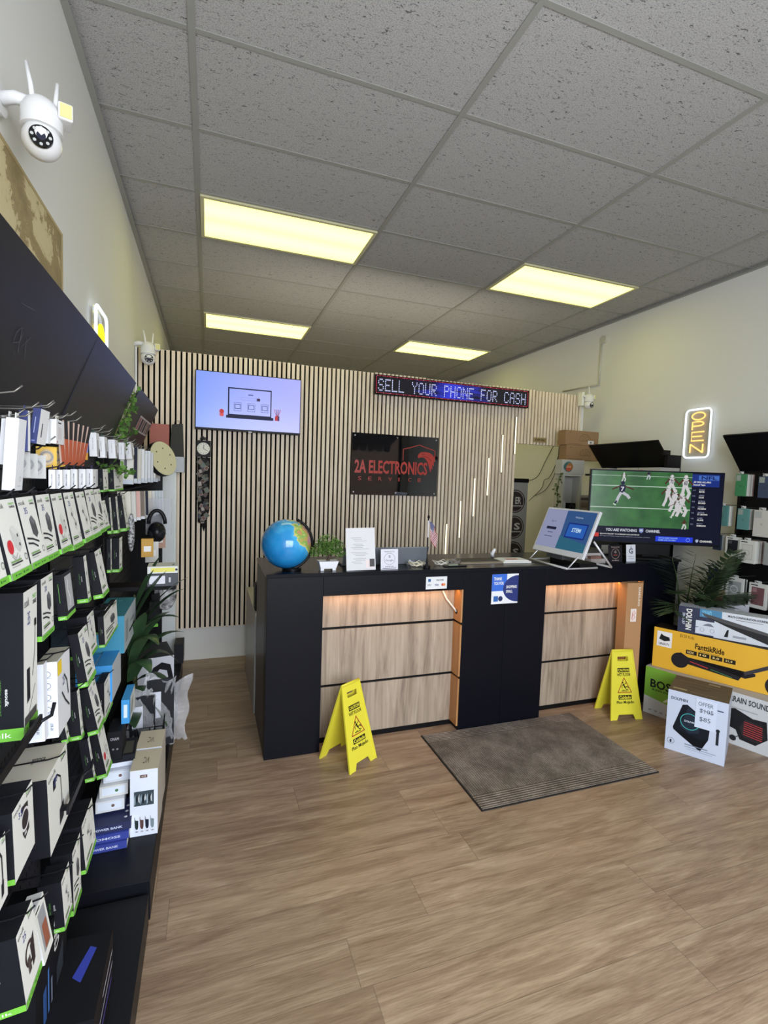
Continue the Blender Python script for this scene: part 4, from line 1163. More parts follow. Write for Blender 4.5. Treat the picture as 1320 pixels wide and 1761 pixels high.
# television showing a drawing of a laptop
t = thing('wall_television', 'wall television showing a cartoon laptop on lilac blue', 'television', wallM(-0.027, 1.958, 2.075))
W_, H_ = .857, .478
b = MB(); b.box(0, 0, -.035, W_, H_, -.002, mat((18, 18, 22), .4)); b.box(.2, .1, -.055, .65, .4, -.035, m_dark); cs = b.build('casing', t, bevel=.002)
m, nt, bs = node_mat(.25)
tc = N(nt, 'ShaderNodeTexCoord'); sp = N(nt, 'ShaderNodeSeparateXYZ'); nt.links.new(tc.outputs['Object'], sp.inputs[0])
r = ramp(nt, [(0.0, (128, 158, 246)), (.45, (160, 170, 250)), (.9, (176, 178, 250))]); nt.links.new(sp.outputs[0], r.inputs[0])
nt.links.new(r.outputs[0], bs.inputs['Emission Color']); bs.inputs['Emission Strength'].default_value = 1.0; bs.inputs['Base Color'].default_value = (0, 0, 0, 1)
b = MB(); b.rect(.006, .018, W_ - .006, H_ - .006, -.0015, m)
e = .0006
dk = glow((26, 30, 62)); rd = glow((190, 60, 60))
b.rect(.253, .13, .607, .36, -.0015 + e, dk); b.rect(.264, .142, .598, .35, -.0015 + 2 * e, m)
b.rect(.24, .108, .625, .132, -.0015 + 3 * e, dk)
b.rect(.415, .305, .455, .312, -.0015 + 3 * e, glow((60, 70, 120)))
b.rect(.36, .262, .49, .285, -.0015 + 3 * e, glow((150, 158, 230))); b.rect(.363, .265, .487, .282, -.0015 + 4 * e, m); b.rect(.482, .262, .512, .285, -.0015 + 4 * e, glow((70, 50, 80)))
for cx in (.30, .41, .52):
    b.rect(cx, .17, cx + .062, .24, -.0015 + 3 * e, glow((120, 128, 190))); b.rect(cx + .004, .174, cx + .058, .236, -.0015 + 4 * e, m)
    b.rect(cx + .008, .188, cx + .054, .226, -.0015 + 5 * e, dk); b.rect(cx + .012, .192, cx + .05, .222, -.0015 + 6 * e, m)
b.disc(.205, .158, .019, -.0015 + 2 * e, rd); b.poly([(.19, .118, -.0015 + 3 * e), (.22, .118, -.0015 + 3 * e), (.223, .142, -.0015 + 3 * e), (.187, .142, -.0015 + 3 * e)], glow((214, 90, 90)))
b.rect(.638, .11, .662, .15, -.0015 + 3 * e, rd); b.rect(.662, .11, .675, .15, -.0015 + 3 * e, glow((60, 50, 100)))
for q in range(5): b.line([(.65 + q * .004, .15), (.63 + q * .014, .205)], .004, -.0015 + 2 * e, dk if q % 2 else rd)
b.build('screen', t)
b = MB(); b.box(.42, -.004, -.004, .45, .006, 0, mat((160, 160, 170), .3)); b.build('badge', cs)

# black acrylic shop sign
def shop_text_sign():
    t = thing('shop_sign', 'glossy black acrylic sign with red lettering and an eagle shield', 'sign', wallM(1.313, 1.452, 2.118))
    w, h = .868, .568
    b = MB(); b.box(0, 0, -.004, w, h, .0, mat((8, 8, 10), .03, coat=.5)); b.build('acrylic_panel', t)
    for x in (.025, .44, w - .025):
        for y in (.025, h - .025):
            b = MB(); b.cyl((x, y, -.014), (x, y, .004), .007, mat((200, 200, 200), .2, .9), 14); b.build('standoff', t)
    red = mat((176, 56, 48), .35)
    b = MB(); b.text('2A ELECTRONICS', .03, .20, .76, .325, .0008, red, True)
    for i, ch in enumerate('SERVICE'):
        b.text(ch, .065 + i * .1, .135, .065 + i * .1 + (.012 if ch == 'I' else .034), .17, .0008, red)
    b.build('red_lettering', t)
    b = MB()
    b.line([(.505, .335), (.505, .44), (.56, .455), (.63, .475), (.67, .49), (.71, .475), (.78, .455), (.835, .44), (.835, .37)], .0075, .0008, red)
    b.build('shield_outline', t)
    b = MB()
    P = [(.655, .385), (.668, .405), (.69, .42), (.735, .425), (.78, .418), (.81, .40), (.835, .37), (.84, .33), (.825, .34), (.83, .29), (.812, .31), (.815, .255), (.80, .275), (.795, .225), (.778, .28), (.765, .32), (.74, .355), (.72, .37), (.70, .372), (.675, .368), (.662, .36)]
    b.poly([(x, y, .001) for x, y in P], red); b.line([(.70, .40), (.73, .405)], .004, .0014, mat((10, 10, 12)))
    b.line([(.70, .385), (.76, .375), (.80, .34)], .003, .0014, mat((10, 10, 12)))
    b.build('eagle_emblem', t)
shop_text_sign()

# scrolling LED message sign
DOT = {'S': ('01110', '10001', '10000', '01110', '00001', '10001', '01110'), 'E': ('11111', '10000', '10000', '11110', '10000', '10000', '11111'),
       'L': ('10000',) * 6 + ('11111',), 'Y': ('10001', '10001', '01010', '00100', '00100', '00100', '00100'), 'O': ('01110', '10001', '10001', '10001', '10001', '10001', '01110'),
       'U': ('10001',) * 6 + ('01110',), 'R': ('11110', '10001', '10001', '11110', '10100', '10010', '10001'), 'P': ('11110', '10001', '10001', '11110', '10000', '10000', '10000'),
       'H': ('10001', '10001', '10001', '11111', '10001', '10001', '10001'), 'N': ('10001', '11001', '10101', '10101', '10011', '10001', '10001'), 'F': ('11111', '10000', '10000', '11110', '10000', '10000', '10000'),
       'C': ('01110', '10001', '10000', '10000', '10000', '10001', '01110'), 'A': ('01110', '10001', '10001', '11111', '10001', '10001', '10001'), ' ': ('00000',) * 7}
t = thing('message_sign', 'long scrolling LED sign reading SELL YOUR PHONE FOR CASH', 'LED sign', wallM(1.498, 2.378, 2.07))
b = MB(); b.box(0, 0, -.045, 1.66, .176, 0, mat((12, 11, 14), .4)); b.build('casing', t, bevel=.003)
m, nt, bs = node_mat(.3)
tc = N(nt, 'ShaderNodeTexCoord'); mp = N(nt, 'ShaderNodeMapping'); mp.inputs['Scale'].default_value = (4.5, 26, 1); nt.links.new(tc.outputs['Object'], mp.inputs[0])
n = N(nt, 'ShaderNodeTexNoise', inp={'Scale': 1.0, 'Detail': 4.0}); nt.links.new(mp.outputs[0], n.inputs['Vector'])
sp = N(nt, 'ShaderNodeSeparateXYZ'); nt.links.new(tc.outputs['Object'], sp.inputs[0])
q = math_node(nt, 'SUBTRACT', 1.0, math_node(nt, 'ABSOLUTE', math_node(nt, 'DIVIDE', math_node(nt, 'SUBTRACT', sp.outputs[0], .80), .72)))
q = math_node(nt, 'MAXIMUM', q, 0.0)
q = math_node(nt, 'MULTIPLY', math_node(nt, 'MULTIPLY', q, 1.5), n.outputs['Fac'])
r = ramp(nt, [(0.0, (14, 12, 20)), (.36, (16, 14, 30)), (.5, (26, 32, 130)), (.75, (50, 60, 220))]); nt.links.new(q, r.inputs[0])
nt.links.new(r.outputs[0], bs.inputs['Emission Color']); bs.inputs['Emission Strength'].default_value = .9; bs.inputs['Base Color'].default_value = (0.002, .002, .002, 1)
b = MB(); b.rect(.022, .018, 1.638, .158, .0006, m); b.build('led_panel', t)
b = MB(); st = .0138; x = .032
msg = 'SELL YOUR PHONE FOR CASH'
px = (1.60) / (len(msg) * 6)
for ch in msg:
    for rr, row in enumerate(DOT[ch]):
        for cc, v in enumerate(row):
            if v == '1':
                X0 = x + cc * px; Y0 = .138 - rr * .0162
                b.rect(X0, Y0 - .0085, X0 + px * .72, Y0, .0012, glow((214, 220, 255), 1.15))
                b.rect(X0 + px * .1, Y0 - .0135, X0 + px * .5, Y0 - .0085, .0011, glow((150, 156, 220), .8))
    x += px * 6
b.build('dot_letters', t)
b = MB()
k = 0
xx = .014
while xx < 1.64:
    c = glow((226, 60, 90), 1.0) if k % 4 else glow((250, 150, 160), 1.0)
    b.rect(xx, .162, xx + .009, .167, .0012, c); b.rect(xx, .010, xx + .009, .015, .0012, c)
    xx += .0165; k += 1
for z in range(9):
    for X0 in (.010, 1.642):
        b.rect(X0, .022 + z * .0155, X0 + .006, .031 + z * .0155, .0012, glow((226, 60, 90), 1.0))
b.build('red_border_lights', t)

# cascade of light tubes
tubes = [((3.053, 1.906, 2.291), 'highest, rightmost of the six staggered light tubes on the slats'), ((2.902, 1.709, 2.098), 'second highest of the six staggered light tubes on the slats'),
         ((2.752, 1.470, 1.856), 'third highest of the six staggered light tubes on the slats'), ((2.600, 1.255, 1.646), 'fourth highest of the six staggered light tubes on the slats'),
         ((2.453, 1.038, 1.416), 'fifth highest of the six staggered light tubes on the slats'), ((2.307, 0.80, 1.183), 'lowest, leftmost of the six staggered light tubes behind the counter')]
for (x, z0, z1), lab in tubes:
    t = thing('light_tube', lab, 'light tube', (x, 2.118, z0), 'six staggered vertical light tubes')
    b = MB(); b.box(-.006, .003, 0, .006, .0145, z1 - z0, m_alu); b.build('channel', t)
    b = MB(); b.box(-.0055, -.004, .004, .0055, .003, z1 - z0 - .004, mat((255, 240, 205), emit=1.8)); b.build('diffuser', t)

# clock with the hanging decoration under it
t = thing('wall_clock', 'small square black clock with a round white face under the wall television', 'clock', wallM(-.018, 1.735, 2.115))
b = MB(); b.box(0, 0, -.02, .115, .135, 0, mat((24, 24, 26), .5)); b.build('case', t, bevel=.003)
b = MB(); b.cyl((.0575, .068, 0), (.0575, .068, .004), .050, mat((214, 214, 200), .4), 36); dl = b.build('dial', t)
b = MB()
for k in range(12):
    a = k * PI / 6; b.rect(.0575 + .04 * math.sin(a) - .002, .068 + .04 * math.cos(a) - .002, .0575 + .04 * math.sin(a) + .002, .068 + .04 * math.cos(a) + .004, .0045, mat(INK))
b.build('numerals', dl)
b = MB(); b.line([(.0575, .068), (.060, .10)], .004, .0052, mat(INK)); b.line([(.0575, .068), (.086, .052)], .003, .0054, mat(INK)); b.build('hands', dl)
b = MB(); b.sphere((.05, .155, 0), .016, mat((60, 58, 62), .3, .4), 14, 8); b.sphere((.068, .15, .004), .012, mat((90, 86, 90), .3, .4), 12, 8); b.sphere((.04, .146, .004), .01, mat((40, 38, 42), .3, .4), 12, 8); b.build('ornament', t)
t = thing('hanging_decoration', 'long tapering dark strip of small coloured tiles hanging under the clock', 'wall decoration', wallM(-.005, 1.17, 2.112))
rnd = random.Random(11)
b = MB(); b.add([(.005, .02, 0), (.055, 0, 0), (.095, .12, 0), (.1, .56, 0), (0, .56, 0)], [(0, 1, 2, 3, 4)], mat((26, 26, 26), .8)); b.prism([(.005, .08, -.008), (.055, -.06, -.008), (.095, .12, -.008), (.1, .56, -.008), (0, .56, -.008)], (0, 0, .007), mat((26, 26, 26), .8)); b.build('backing', t)
pc = [(96, 56, 50), (60, 66, 56), (150, 148, 140), (54, 58, 70), (110, 92, 80), (70, 44, 40), (82, 96, 84), (40, 38, 40)]
for k in range(40):
    y = .03 + .52 * (k / 40); x = rnd.uniform(.012, .075)
    b = MB(); b.M = Matrix.Translation((x, y, .003 + .0015 * (k % 5))) @ Matrix.Rotation(rnd.uniform(-.8, .8), 4, 'Z') @ Matrix.Rotation(rnd.uniform(-.2, .2), 4, 'X')
    s = rnd.uniform(.012, .02)
    b.box(-s, -s * 1.2, 0, s, s * 1.2, .002, mat(pc[k % 8], .5)); b.rect(-s * .8, -s, s * .8, s, .0024, mat(pc[(k * 3 + 2) % 8], .5)); b.build('tile', t)

b = MB(); b.M = wallM(3.285, 2.045, 2.125)
b.box(0, 0, -.004, .16, .05, 0, mat((150, 132, 92), .4)); b.text('STAFF ONLY', .015, .013, .145, .037, .0006, mat((60, 46, 26)), True)
tag(b.build('door_plate'), 'small brass coloured STAFF ONLY plate on the slats above the passage', 'sign')
# conduit on the right wall
b = MB(); mw = mat((196, 196, 184), .5)
b.tube([(XR - .012, 2.16, 3.15), (XR - .012, 2.16, 2.72), (XR - .012, 2.75, 2.74)], .009, mw, 8)
b.cyl((XR - .03, 2.12, 3.20), (XR, 2.12, 3.20), .04, mw, 24); b.tube([(XR - .012, 2.16, 3.15), (XR - .012, 2.13, 3.19)], .009, mw, 8)
tag(b.build('wall_conduit'), 'thin white conduit with a round box high on the right wall', 'conduit')
# wires in the passage
t = thing('loose_wires', 'thin grey wires drooping on the wall inside the passage', 'cables', (XR - .02, 2.9, 1.5))
for pts in ([(0, -.05, .60), (0, .1, .40), (0, .25, .20), (0, .5, .14)], [(0, -.15, .60), (0, -.12, .3), (0, .05, .05), (0, .3, -.05)], [(0, -.2, .62), (0, -.1, .35), (0, 0, .20), (0, .1, .16), (0, .15, .05), (0, .4, -.12)]):
    P = [Vector(p) for p in pts]; P = [P[0]] + P + [P[-1]]; sm = []
    for i in range(1, len(P) - 2):
        for k in range(6):
            u = k / 6; a, b_, c_, d_ = P[i - 1:i + 3]
            sm.append(.5 * (2 * b_ + (c_ - a) * u + (2 * a - 5 * b_ + 4 * c_ - d_) * u * u + (3 * b_ - a - 3 * c_ + d_) * u ** 3))
    sm.append(P[-1])
    b = MB(); b.tube(sm, .004, mat((60, 62, 66), .6), 6); b.build('wire', t)
# tall grey cabinet with round logos in the passage
t = thing('banner_cabinet', 'tall grey cabinet with round black badges inside the passage', 'cabinet', frame((3.40, 2.60, 0), (1, 0, 0), (0, 0, 1)))
b = MB(); b.box(-.16, 0, -.30, .185, 1.62, 0, mat((150, 150, 150), .4)); b.build('body', t, bevel=.004)
b = MB(); b.box(-.162, 1.62, -.3, .19, 1.665, .004, m_dark); b.build('top_cap', t)
for z, s in ((1.40, 'ER'), (1.10, 'S'), (.80, 'S')):
    b = MB(); b.disc(.02, z, .135, .0008, mat((58, 50, 52))); b.ring(.02, z, .118, .008, .0014, mat((160, 158, 156))); b.text(s, .02, z - .03, .10, z + .05, .0016, mat((190, 188, 186)), True); b.rect(-.08, z - .06, .12, z - .045, .0016, mat((160, 158, 156))); b.build('round_badge', t)

# ================================================================== THE RECEPTION COUNTER
TC = 1.058
m_cwood = grain_material((122, 108, 94), (162, 146, 128), (184, 168, 150), 'z', 0.5, 1.6)
m_orange = grain_material((150, 104, 62), (176, 126, 78), (190, 140, 90), 'z', 0.5, 1.0)
t = thing('reception_counter', 'black reception counter with lit oak panels and stepped centre', 'counter', (0.39, 0.467, 0))
iv = Matrix.Translation((-0.39, -0.467, 0))
def cpart(name, boxes, m, bevel=.0015):
    b = MB(); b.M = iv
    for q in boxes: b.box(*q, m)
    return b.build(name, t, None, bevel)
YC = .467
cpart('countertop', [(.385, YC - .004, TC - .022, 3.425, 1.045, TC)], mat((16, 18, 24), .22), .002)
cpart('top_rail', [(.7065, YC, .922, 1.6095, YC + .1, TC - .022)], m_counter)
cpart('top_rail', [(2.2355, YC, .922, 3.0995, YC + .1, TC - .022)], m_counter)
cpart('front_column', [(.39, YC, 0, .706, YC + .1, TC - .022)], m_counter)
cpart('front_column', [(1.61, YC, 0, 1.9185, YC + .1, TC - .022)], m_counter)
cpart('front_column', [(1.9205, YC, 0, 2.235, YC + .1, TC - .022)], m_counter)
cpart('front_column', [(3.10, YC, 0, 3.42, YC + .1, TC - .022)], m_counter)
cpart('side_panel', [(.39, YC + .1, 0, .41, 1.04, TC - .022)], mat((44, 46, 52), .35))
cpart('side_panel', [(3.40, YC + .1, 0, 3.42, 1.04, TC - .022)], m_counter)
cpart('back_board', [(.41, YC + .13, 0, 3.40, YC + .15, .92)], m_dark)
for x0, x1 in ((.706, 1.61), (2.235, 3.10)):
    zs = [(.03, .340), (.356, .692), (.708, .922)]
    for z0, z1 in zs:
        cpart('wood_panel', [(x0 + .001, YC + .1, z0, x1 - .012, YC + .129, z1)], m_cwood, .0008)
        cpart('return_panel', [(x1 - .012, YC + .004, z0, x1, YC + .129, z1)], m_orange, .0008)
    cpart('dark_batten', [(x0 + .001, YC + .108, .340, x1, YC + .129, .356), (x0 + .001, YC + .108, .692, x1, YC + .129, .708), (x0 + .001, YC + .096, 0, x1, YC + .129, .03)], m_dark, 0)
    cpart('led_strip', [(x0 + .01, YC + .04, .918, x1 - .02, YC + .05, .922)], mat((255, 170, 90), emit=2.4), 0)
b = MB(); b.M = iv
b.tube([(1.50, YC + .09, .915), (1.53, YC + .08, .85), (1.58, YC + .07, .79), (1.598, YC + .065, .765)], .006, mat((226, 222, 216), .4), 8); b.cyl((1.597, YC + .065, .765), (1.5985, YC + .065, .765), .016, m_dark, 20); b.build('strip_cable', t)
# the strips light the niches from under the rail
for x0, x1, p in ((.72, 1.59, .95), (2.25, 3.08, 1.15)):
    area_light('led_strip_light', ((x0 + x1) / 2, YC + .045, .915), (0, 0, 0), x1 - x0, .012, p, (1.0, .46, .14))
# lower service desk behind the left end
t = thing('service_desk', 'low pale grey desk end behind the left side of the counter', 'desk', (.382, 1.05, 0))
b = MB(); b.box(0, 0, .66, .55, .80, .685, mat((176, 172, 156), .4)); b.build('desk_top', t, bevel=.002)
b = MB(); b.box(0, 0, 0, .02, .80, .66, mat((140, 142, 140), .3)); b.build('end_panel', t)
b = MB(); b.box(.02, .03, 0, .54, .05, .66, mat((60, 62, 66), .4)); b.build('modesty_panel', t)
b = MB(); b.box(.385, 1.10, .686, .47, 1.22, .86, m_dark); b.box(.40, 1.105, .86, .46, 1.2, .875, mat((70, 70, 72), .4)); tag(b.build('receipt_printer', bevel=.004), 'small black device on the low desk at the left of the counter', 'device')

# stickers on the counter front
b = MB(); b.M = frame((1.345, YC - .0005, .935), (1, 0, 0), (0, 0, 1))
b.box(0, 0, 0, .143, .077, .0006, mat((222, 224, 226), .4))
b.rect(.014, .046, .032, .064, .001, mat((40, 90, 150))); b.text('DISCOVER', .07, .05, .12, .06, .001, mat((50, 50, 56)), True); b.text('VISA', .058, .02, .088, .032, .001, mat((40, 50, 120)), True)
b.disc(.113, .026, .0085, .001, mat((196, 70, 60))); b.disc(.124, .026, .0085, .0012, mat((222, 140, 70))); b.text('pay', .012, .018, .036, .032, .001, mat((60, 60, 66)))
tag(b.build('card_sticker'), 'small white sticker with payment card marks on the counter front', 'sticker')
b = MB(); b.M = frame((1.812, YC - .0005, .817), (1, 0, 0), (0, 0, 1))
b.box(0, 0, 0, .20, .196, .0006, mat((230, 232, 236), .4))
b.rect(0, .085, .112, .196, .001, mat((48, 104, 206)))
b.poly([(.2, .012, .0012)] + [(.2 + .115 * math.cos(a), .098 + .088 * math.sin(a), .0012) for a in [PI * 1.5 - k * PI / 16 for k in range(17)]], mat((26, 44, 112)))
b.text('THANK', .014, .155, .075, .176, .0016, mat(WHITE), True); b.text('YOU FOR', .014, .125, .088, .146, .0016, mat(WHITE), True)
b.text('SHOPPING', .108, .10, .188, .12, .0018, mat(WHITE), True); b.text('SMALL', .108, .07, .158, .09, .0018, mat(WHITE), True)
b.rect(.016, .016, .05, .052, .0014, mat((44, 96, 170))); b.disc(.068, .034, .017, .0014, mat((28, 44, 90)))
tag(b.build('blue_poster'), 'blue and white THANK YOU FOR SHOPPING SMALL poster on the counter front', 'poster')

# ---- things on the counter
T1 = TC + .001
# globe
t = thing('desk_globe', 'bright blue desk globe with black meridian arc on the left end of the counter', 'globe', (.515, .60, T1))
m, nt, bs = node_mat(.18)
bs.inputs['Coat Weight'].default_value = .4
tc = N(nt, 'ShaderNodeTexCoord'); n = N(nt, 'ShaderNodeTexNoise', inp={'Scale': 8.5, 'Detail': 5.0, 'Roughness': .55}); nt.links.new(tc.outputs['Object'], n.inputs['Vector'])
sp = N(nt, 'ShaderNodeSeparateXYZ'); nt.links.new(tc.outputs['Object'], sp.inputs[0])
q = math_node(nt, 'ADD', n.outputs['Fac'], math_node(nt, 'MULTIPLY', math_node(nt, 'MAXIMUM', math_node(nt, 'ADD', math_node(nt, 'MULTIPLY', sp.outputs[2], 1.5), math_node(nt, 'MULTIPLY', sp.outputs[0], .65)), -.2), 1.7))
q = math_node(nt, 'SUBTRACT', q, .06)
r = ramp(nt, [(0.0, (26, 120, 190)), (.50, (44, 150, 214)), (.645, (74, 178, 226)), (.66, (224, 206, 120)), (.72, (120, 178, 90)), (.78, (206, 160, 90)), (.86, (170, 120, 160)), (.95, (214, 200, 140))]); nt.links.new(q, r.inputs[0])
nt.links.new(r.outputs[0], bs.inputs['Base Color'])
b = MB(); b.sphere((0, 0, 0), .142, m, 48, 28)
o = b.build('sphere', t, Matrix.Translation((-.005, 0, .150)) @ Matrix.Rotation(.41, 4, 'Y'))
c = Vector((-.005, 0, .150))
b = MB()
b.tube([c + Vector((.152 * math.cos(a), 0, .152 * math.sin(a))) for a in [1.16 - k * (2.62 / 22) for k in range(23)]], [.008] * 23, mat((16, 16, 18), .35), 8)
b.build('meridian_arc', t)
b = MB(); b.cyl((.03, 0, 0), (.03, 0, .008), .055, mat((16, 16, 18), .35), 32); b.build('base', t)
# bonsai
t = thing('potted_bonsai', 'small artificial bonsai in a white tray pot beside the globe', 'potted plant', (.745, .55, T1))
b = MB(); b.add([(-.045, -.03, .012), (.045, -.03, .012), (.045, .03, .012), (-.045, .03, .012), (-.058, -.038, .055), (.058, -.038, .055), (.058, .038, .055), (-.058, .038, .055)], [(0, 3, 2, 1), (4, 5, 6, 7), (0, 1, 5, 4), (1, 2, 6, 5), (2, 3, 7, 6), (3, 0, 4, 7)], mat((232, 234, 240), .35))
for x in (-.035, .035): b.box(x - .01, -.025, 0, x + .01, .025, .013, mat((232, 234, 240), .35))
b.build('tray_pot', t)
b = MB(); b.tube([(0, 0, .05), (.012, 0, .08), (-.006, 0, .11), (.0, 0, .15)], [.011, .008, .006, .004], mat((70, 56, 44), .8), 8); b.tube([(.0, 0, .09), (.05, 0, .11)], [.005, .003], mat((70, 56, 44), .8), 6); b.tube([(.0, 0, .08), (-.05, 0, .115)], [.005, .003], mat((70, 56, 44), .8), 6); b.build('trunk', t)
rnd = random.Random(2)
b = MB(); ml = noise_material([(.35, (52, 86, 34)), (.65, (98, 136, 56))], 30, rough=.6)
for c0, R in (((0, 0, .165), .052), ((-.035, 0, .135), .042), ((.038, 0, .14), .042), ((.078, 0, .098), .026), ((-.078, 0, .105), .026), ((0, 0, .125), .042)):
    for k in range(260 if R > .03 else 110):
        d = Vector((rnd.gauss(0, 1), rnd.gauss(0, 1), rnd.gauss(0, 1))).normalized() * R * rnd.uniform(.75, 1.05)
        p = Vector(c0) + Vector((d.x * 1.15, d.y, d.z * .85)); n_ = Vector((rnd.gauss(0, 1), rnd.gauss(0, 1), rnd.gauss(0, 1))).normalized(); e_ = n_.orthogonal().normalized(); s = rnd.uniform(.006, .010)
        b.add([p, p + n_ * s + e_ * s * .5, p + n_ * s * 1.8, p + n_ * s - e_ * s * .5], [(0, 1, 2, 3)], ml)
tag(b.build('foliage', t), kind='stuff')
# leaning price list
t = thing('notice_stand', 'tall clear stand with a printed notice and small dark sticker', 'notice', frame((.848, .50, T1), (1, -.10, .03), (-.10, .16, 1)))
b = MB(); b.box(0, 0, -.002, .175, .25, 0, mat((206, 206, 208), .5)); b.box(.02, 0, -.08, .155, .002, -.002, mat((200, 200, 205), .15, alpha=.4)); sh = b.build('sheet', t)
b = MB(); rnd = random.Random(4)
for k in range(17):
    if k in (3, 8, 12): continue
    x0 = .03 + .012 * (k % 3); b.rect(x0, .19 - k * .0095, x0 + rnd.uniform(.05, .10), .1925 - k * .0095, .0006, mat((150, 150, 156)))
b.build('printed_text', sh)
b = MB(); b.box(.115, .012, .0006, .16, .06, .0016, mat((222, 210, 208))); b.box(.14, .02, .0016, .168, .065, .006, mat((34, 30, 34), .3)); b.build('sticker_tag', sh)
# review card
t = thing('review_card', 'small white card reading Review Us On Google with a circle', 'card', frame((1.06, .50, T1), (1, .03, 0), (0, .08, 1)))
b = MB(); b.box(0, 0, -.002, .112, .123, 0, mat((214, 214, 224), .4)); b.box(.01, 0, -.04, .1, .002, -.002, mat((210, 210, 215), .2, alpha=.5)); b.build('card_sheet', t)
b = MB(); g = mat((70, 70, 86)); b.text('Review Us On', .024, .104, .088, .113, .0006, g); b.ring(.056, .064, .035, .0016, .0006, g); b.text('Google', .030, .047, .082, .062, .0006, g); b.text('G', .05, .072, .062, .086, .0006, g, True)
for k in range(5): b.disc(.034 + k * .011, .018, .0032, .0006, g, 6)
b.rect(.012, .006, .10, .010, .0006, mat((120, 120, 130))); b.build('print', t)
# laptop seen from behind
t = thing('laptop', 'open grey laptop seen from behind, between the notice and the flag', 'laptop', (.86, .66, T1))
b = MB(); b.box(0, 0, 0, .56, .22, .014, mat((120, 124, 130), .35, .6)); b.build('keyboard_base', t, bevel=.003)
b = MB(); b.M = frame((0, -.005, .012), (1, 0, 0), (0, -.45, 1)); b.box(0, 0, 0, .56, .12, .007, mat((128, 134, 142), .4, .3)); b.build('lid', t, bevel=.003)
# flag
t = thing('table_flag', 'small American table flag on a black stick in the middle of the counter', 'flag', (1.375, .53, T1))
b = MB(); b.cyl((0, 0, 0), (0, 0, .012), .022, m_dark, 20); b.cyl((0, 0, .012), (0, 0, .06), .010, m_dark, 16, .004); b.cyl((0, 0, .06), (0, 0, .31), .003, m_dark, 10); b.sphere((0, 0, .317), .008, m_dark, 12, 8, (1, 1, 1.5)); b.build('stick', t)
def flagpt(s, q):
    x = .004 + .062 * s + .012 * math.sin(s * 4 + q * 2)
    return (x, -.018 * math.sin(s * 7 + q * 3) * s - .002, .295 - .085 * s - q * .095 * (1 - .0 * s))
b = MB(); rd = mat((156, 26, 40), .9); wh = mat((206, 200, 204), .9); bl = mat((44, 54, 106), .8)
for k in range(13):
    for i in range(14):
        s0, s1 = i / 14, (i + 1) / 14; q0, q1 = k / 13, (k + 1) / 13
        mm = bl if (k < 7 and i < 6) else (rd if k % 2 == 0 else wh)
        b.add([flagpt(s0, q0), flagpt(s1, q0), flagpt(s1, q1), flagpt(s0, q1)], [(0, 1, 2, 3)], mm, True)
for k in range(5):
    for i in range(5):
        p = Vector(flagpt(.04 + i * .08, .05 + k * .1)) + Vector((0, -.0012, 0))
        b.add([p + Vector((.0018 * math.cos(a), 0, .0018 * math.sin(a))) for a in [j * PI / 3 for j in range(6)]], [tuple(range(6))], wh)
b.build('cloth', t)
b = MB(); b.box(.006, -.001, .27, -.006 + .006, .001, .30, wh); b.cyl((0, 0, .19), (0, 0, .295), .0045, wh, 10); b.build('flag_sleeve', t)
# papers, cables, mouse pad and tools
b = MB(); b.M = frame((1.30, .62, T1), (1, .2, 0), (0, 1, 0))
b.add([(0, 0, 0), (.14, 0, 0), (.15, .1, 0), (0, .11, 0), (.01, .03, .065), (.06, .05, .055), (.11, .08, .02), (.0, .1, .085)], [(0, 1, 2, 3), (0, 4, 7, 3), (0, 1, 5, 4), (4, 5, 6, 7), (1, 2, 6, 5), (2, 3, 7, 6)], mat((220, 220, 226), .7))
tag(b.build('crumpled_papers'), 'folded white papers behind the table flag', 'papers')
rnd = random.Random(9)
for i, (x, y, c, lab) in enumerate([(1.50, .60, (200, 196, 186), 'pale tangled charging cable beside the flag'), (1.60, .62, (120, 118, 116), 'grey tangled cable left of the beige desk pad'), (1.32, .58, (214, 206, 180), 'cream cable coil left of the flag base')]):
    pts = [Vector((x + .05 * math.cos(k * .9) * (1 + .3 * math.sin(k)), y + .035 * math.sin(k * .9), T1 + .006 + .008 * (k % 4) + .004 * math.sin(k * 2.1))) for k in range(22)]
    b = MB(); b.tube(pts, .0032, mat(c, .5), 6); tag(b.build('charging_cable'), lab, 'cable', 'loose cables on the counter')
b = MB(); b.box(1.50, .53, T1, 1.66, .56, T1 + .006, mat((40, 40, 44), .3)); b.box(1.53, .535, T1 + .006, 1.60, .555, T1 + .012, mat((150, 160, 140), .2)); tag(b.build('phone_tool', bevel=.002), 'thin flat phone lying at the counter edge near the flag', 'phone')
b = MB(); b.box(1.62, .60, T1, 2.02, .80, T1 + .004, mat((158, 148, 136), .8)); b.box(1.70, .66, T1 + .004, 2.02, .80, T1 + .006, mat((70, 66, 64), .7)); tag(b.build('desk_pad', bevel=.001), 'flat beige and dark desk pad lying on the counter', 'desk pad')
b = MB(); b.M = frame((1.98, .60, T1), (1, -.1, 0), (.1, 1, 0)); b.box(0, 0, 0, .21, .15, .012, mat((222, 220, 214), .6)); b.box(.02, .02, .012, .2, .14, .016, mat((232, 232, 236), .6)); b.rect(.05, .05, .14, .09, .0165, mat((206, 130, 110))); tag(b.build('paper_stack'), 'stack of white papers with an orange mark left of the computer', 'papers')
b = MB(); b.tube([(2.02, .80, T1 + .01), (2.0, .78, T1 + .04), (2.01, .76, T1 + .075)], [.012, .014, .008], mat((222, 224, 228), .3), 10); tag(b.build('barcode_scanner'), 'small white upright scanner behind the paper stack', 'scanner')
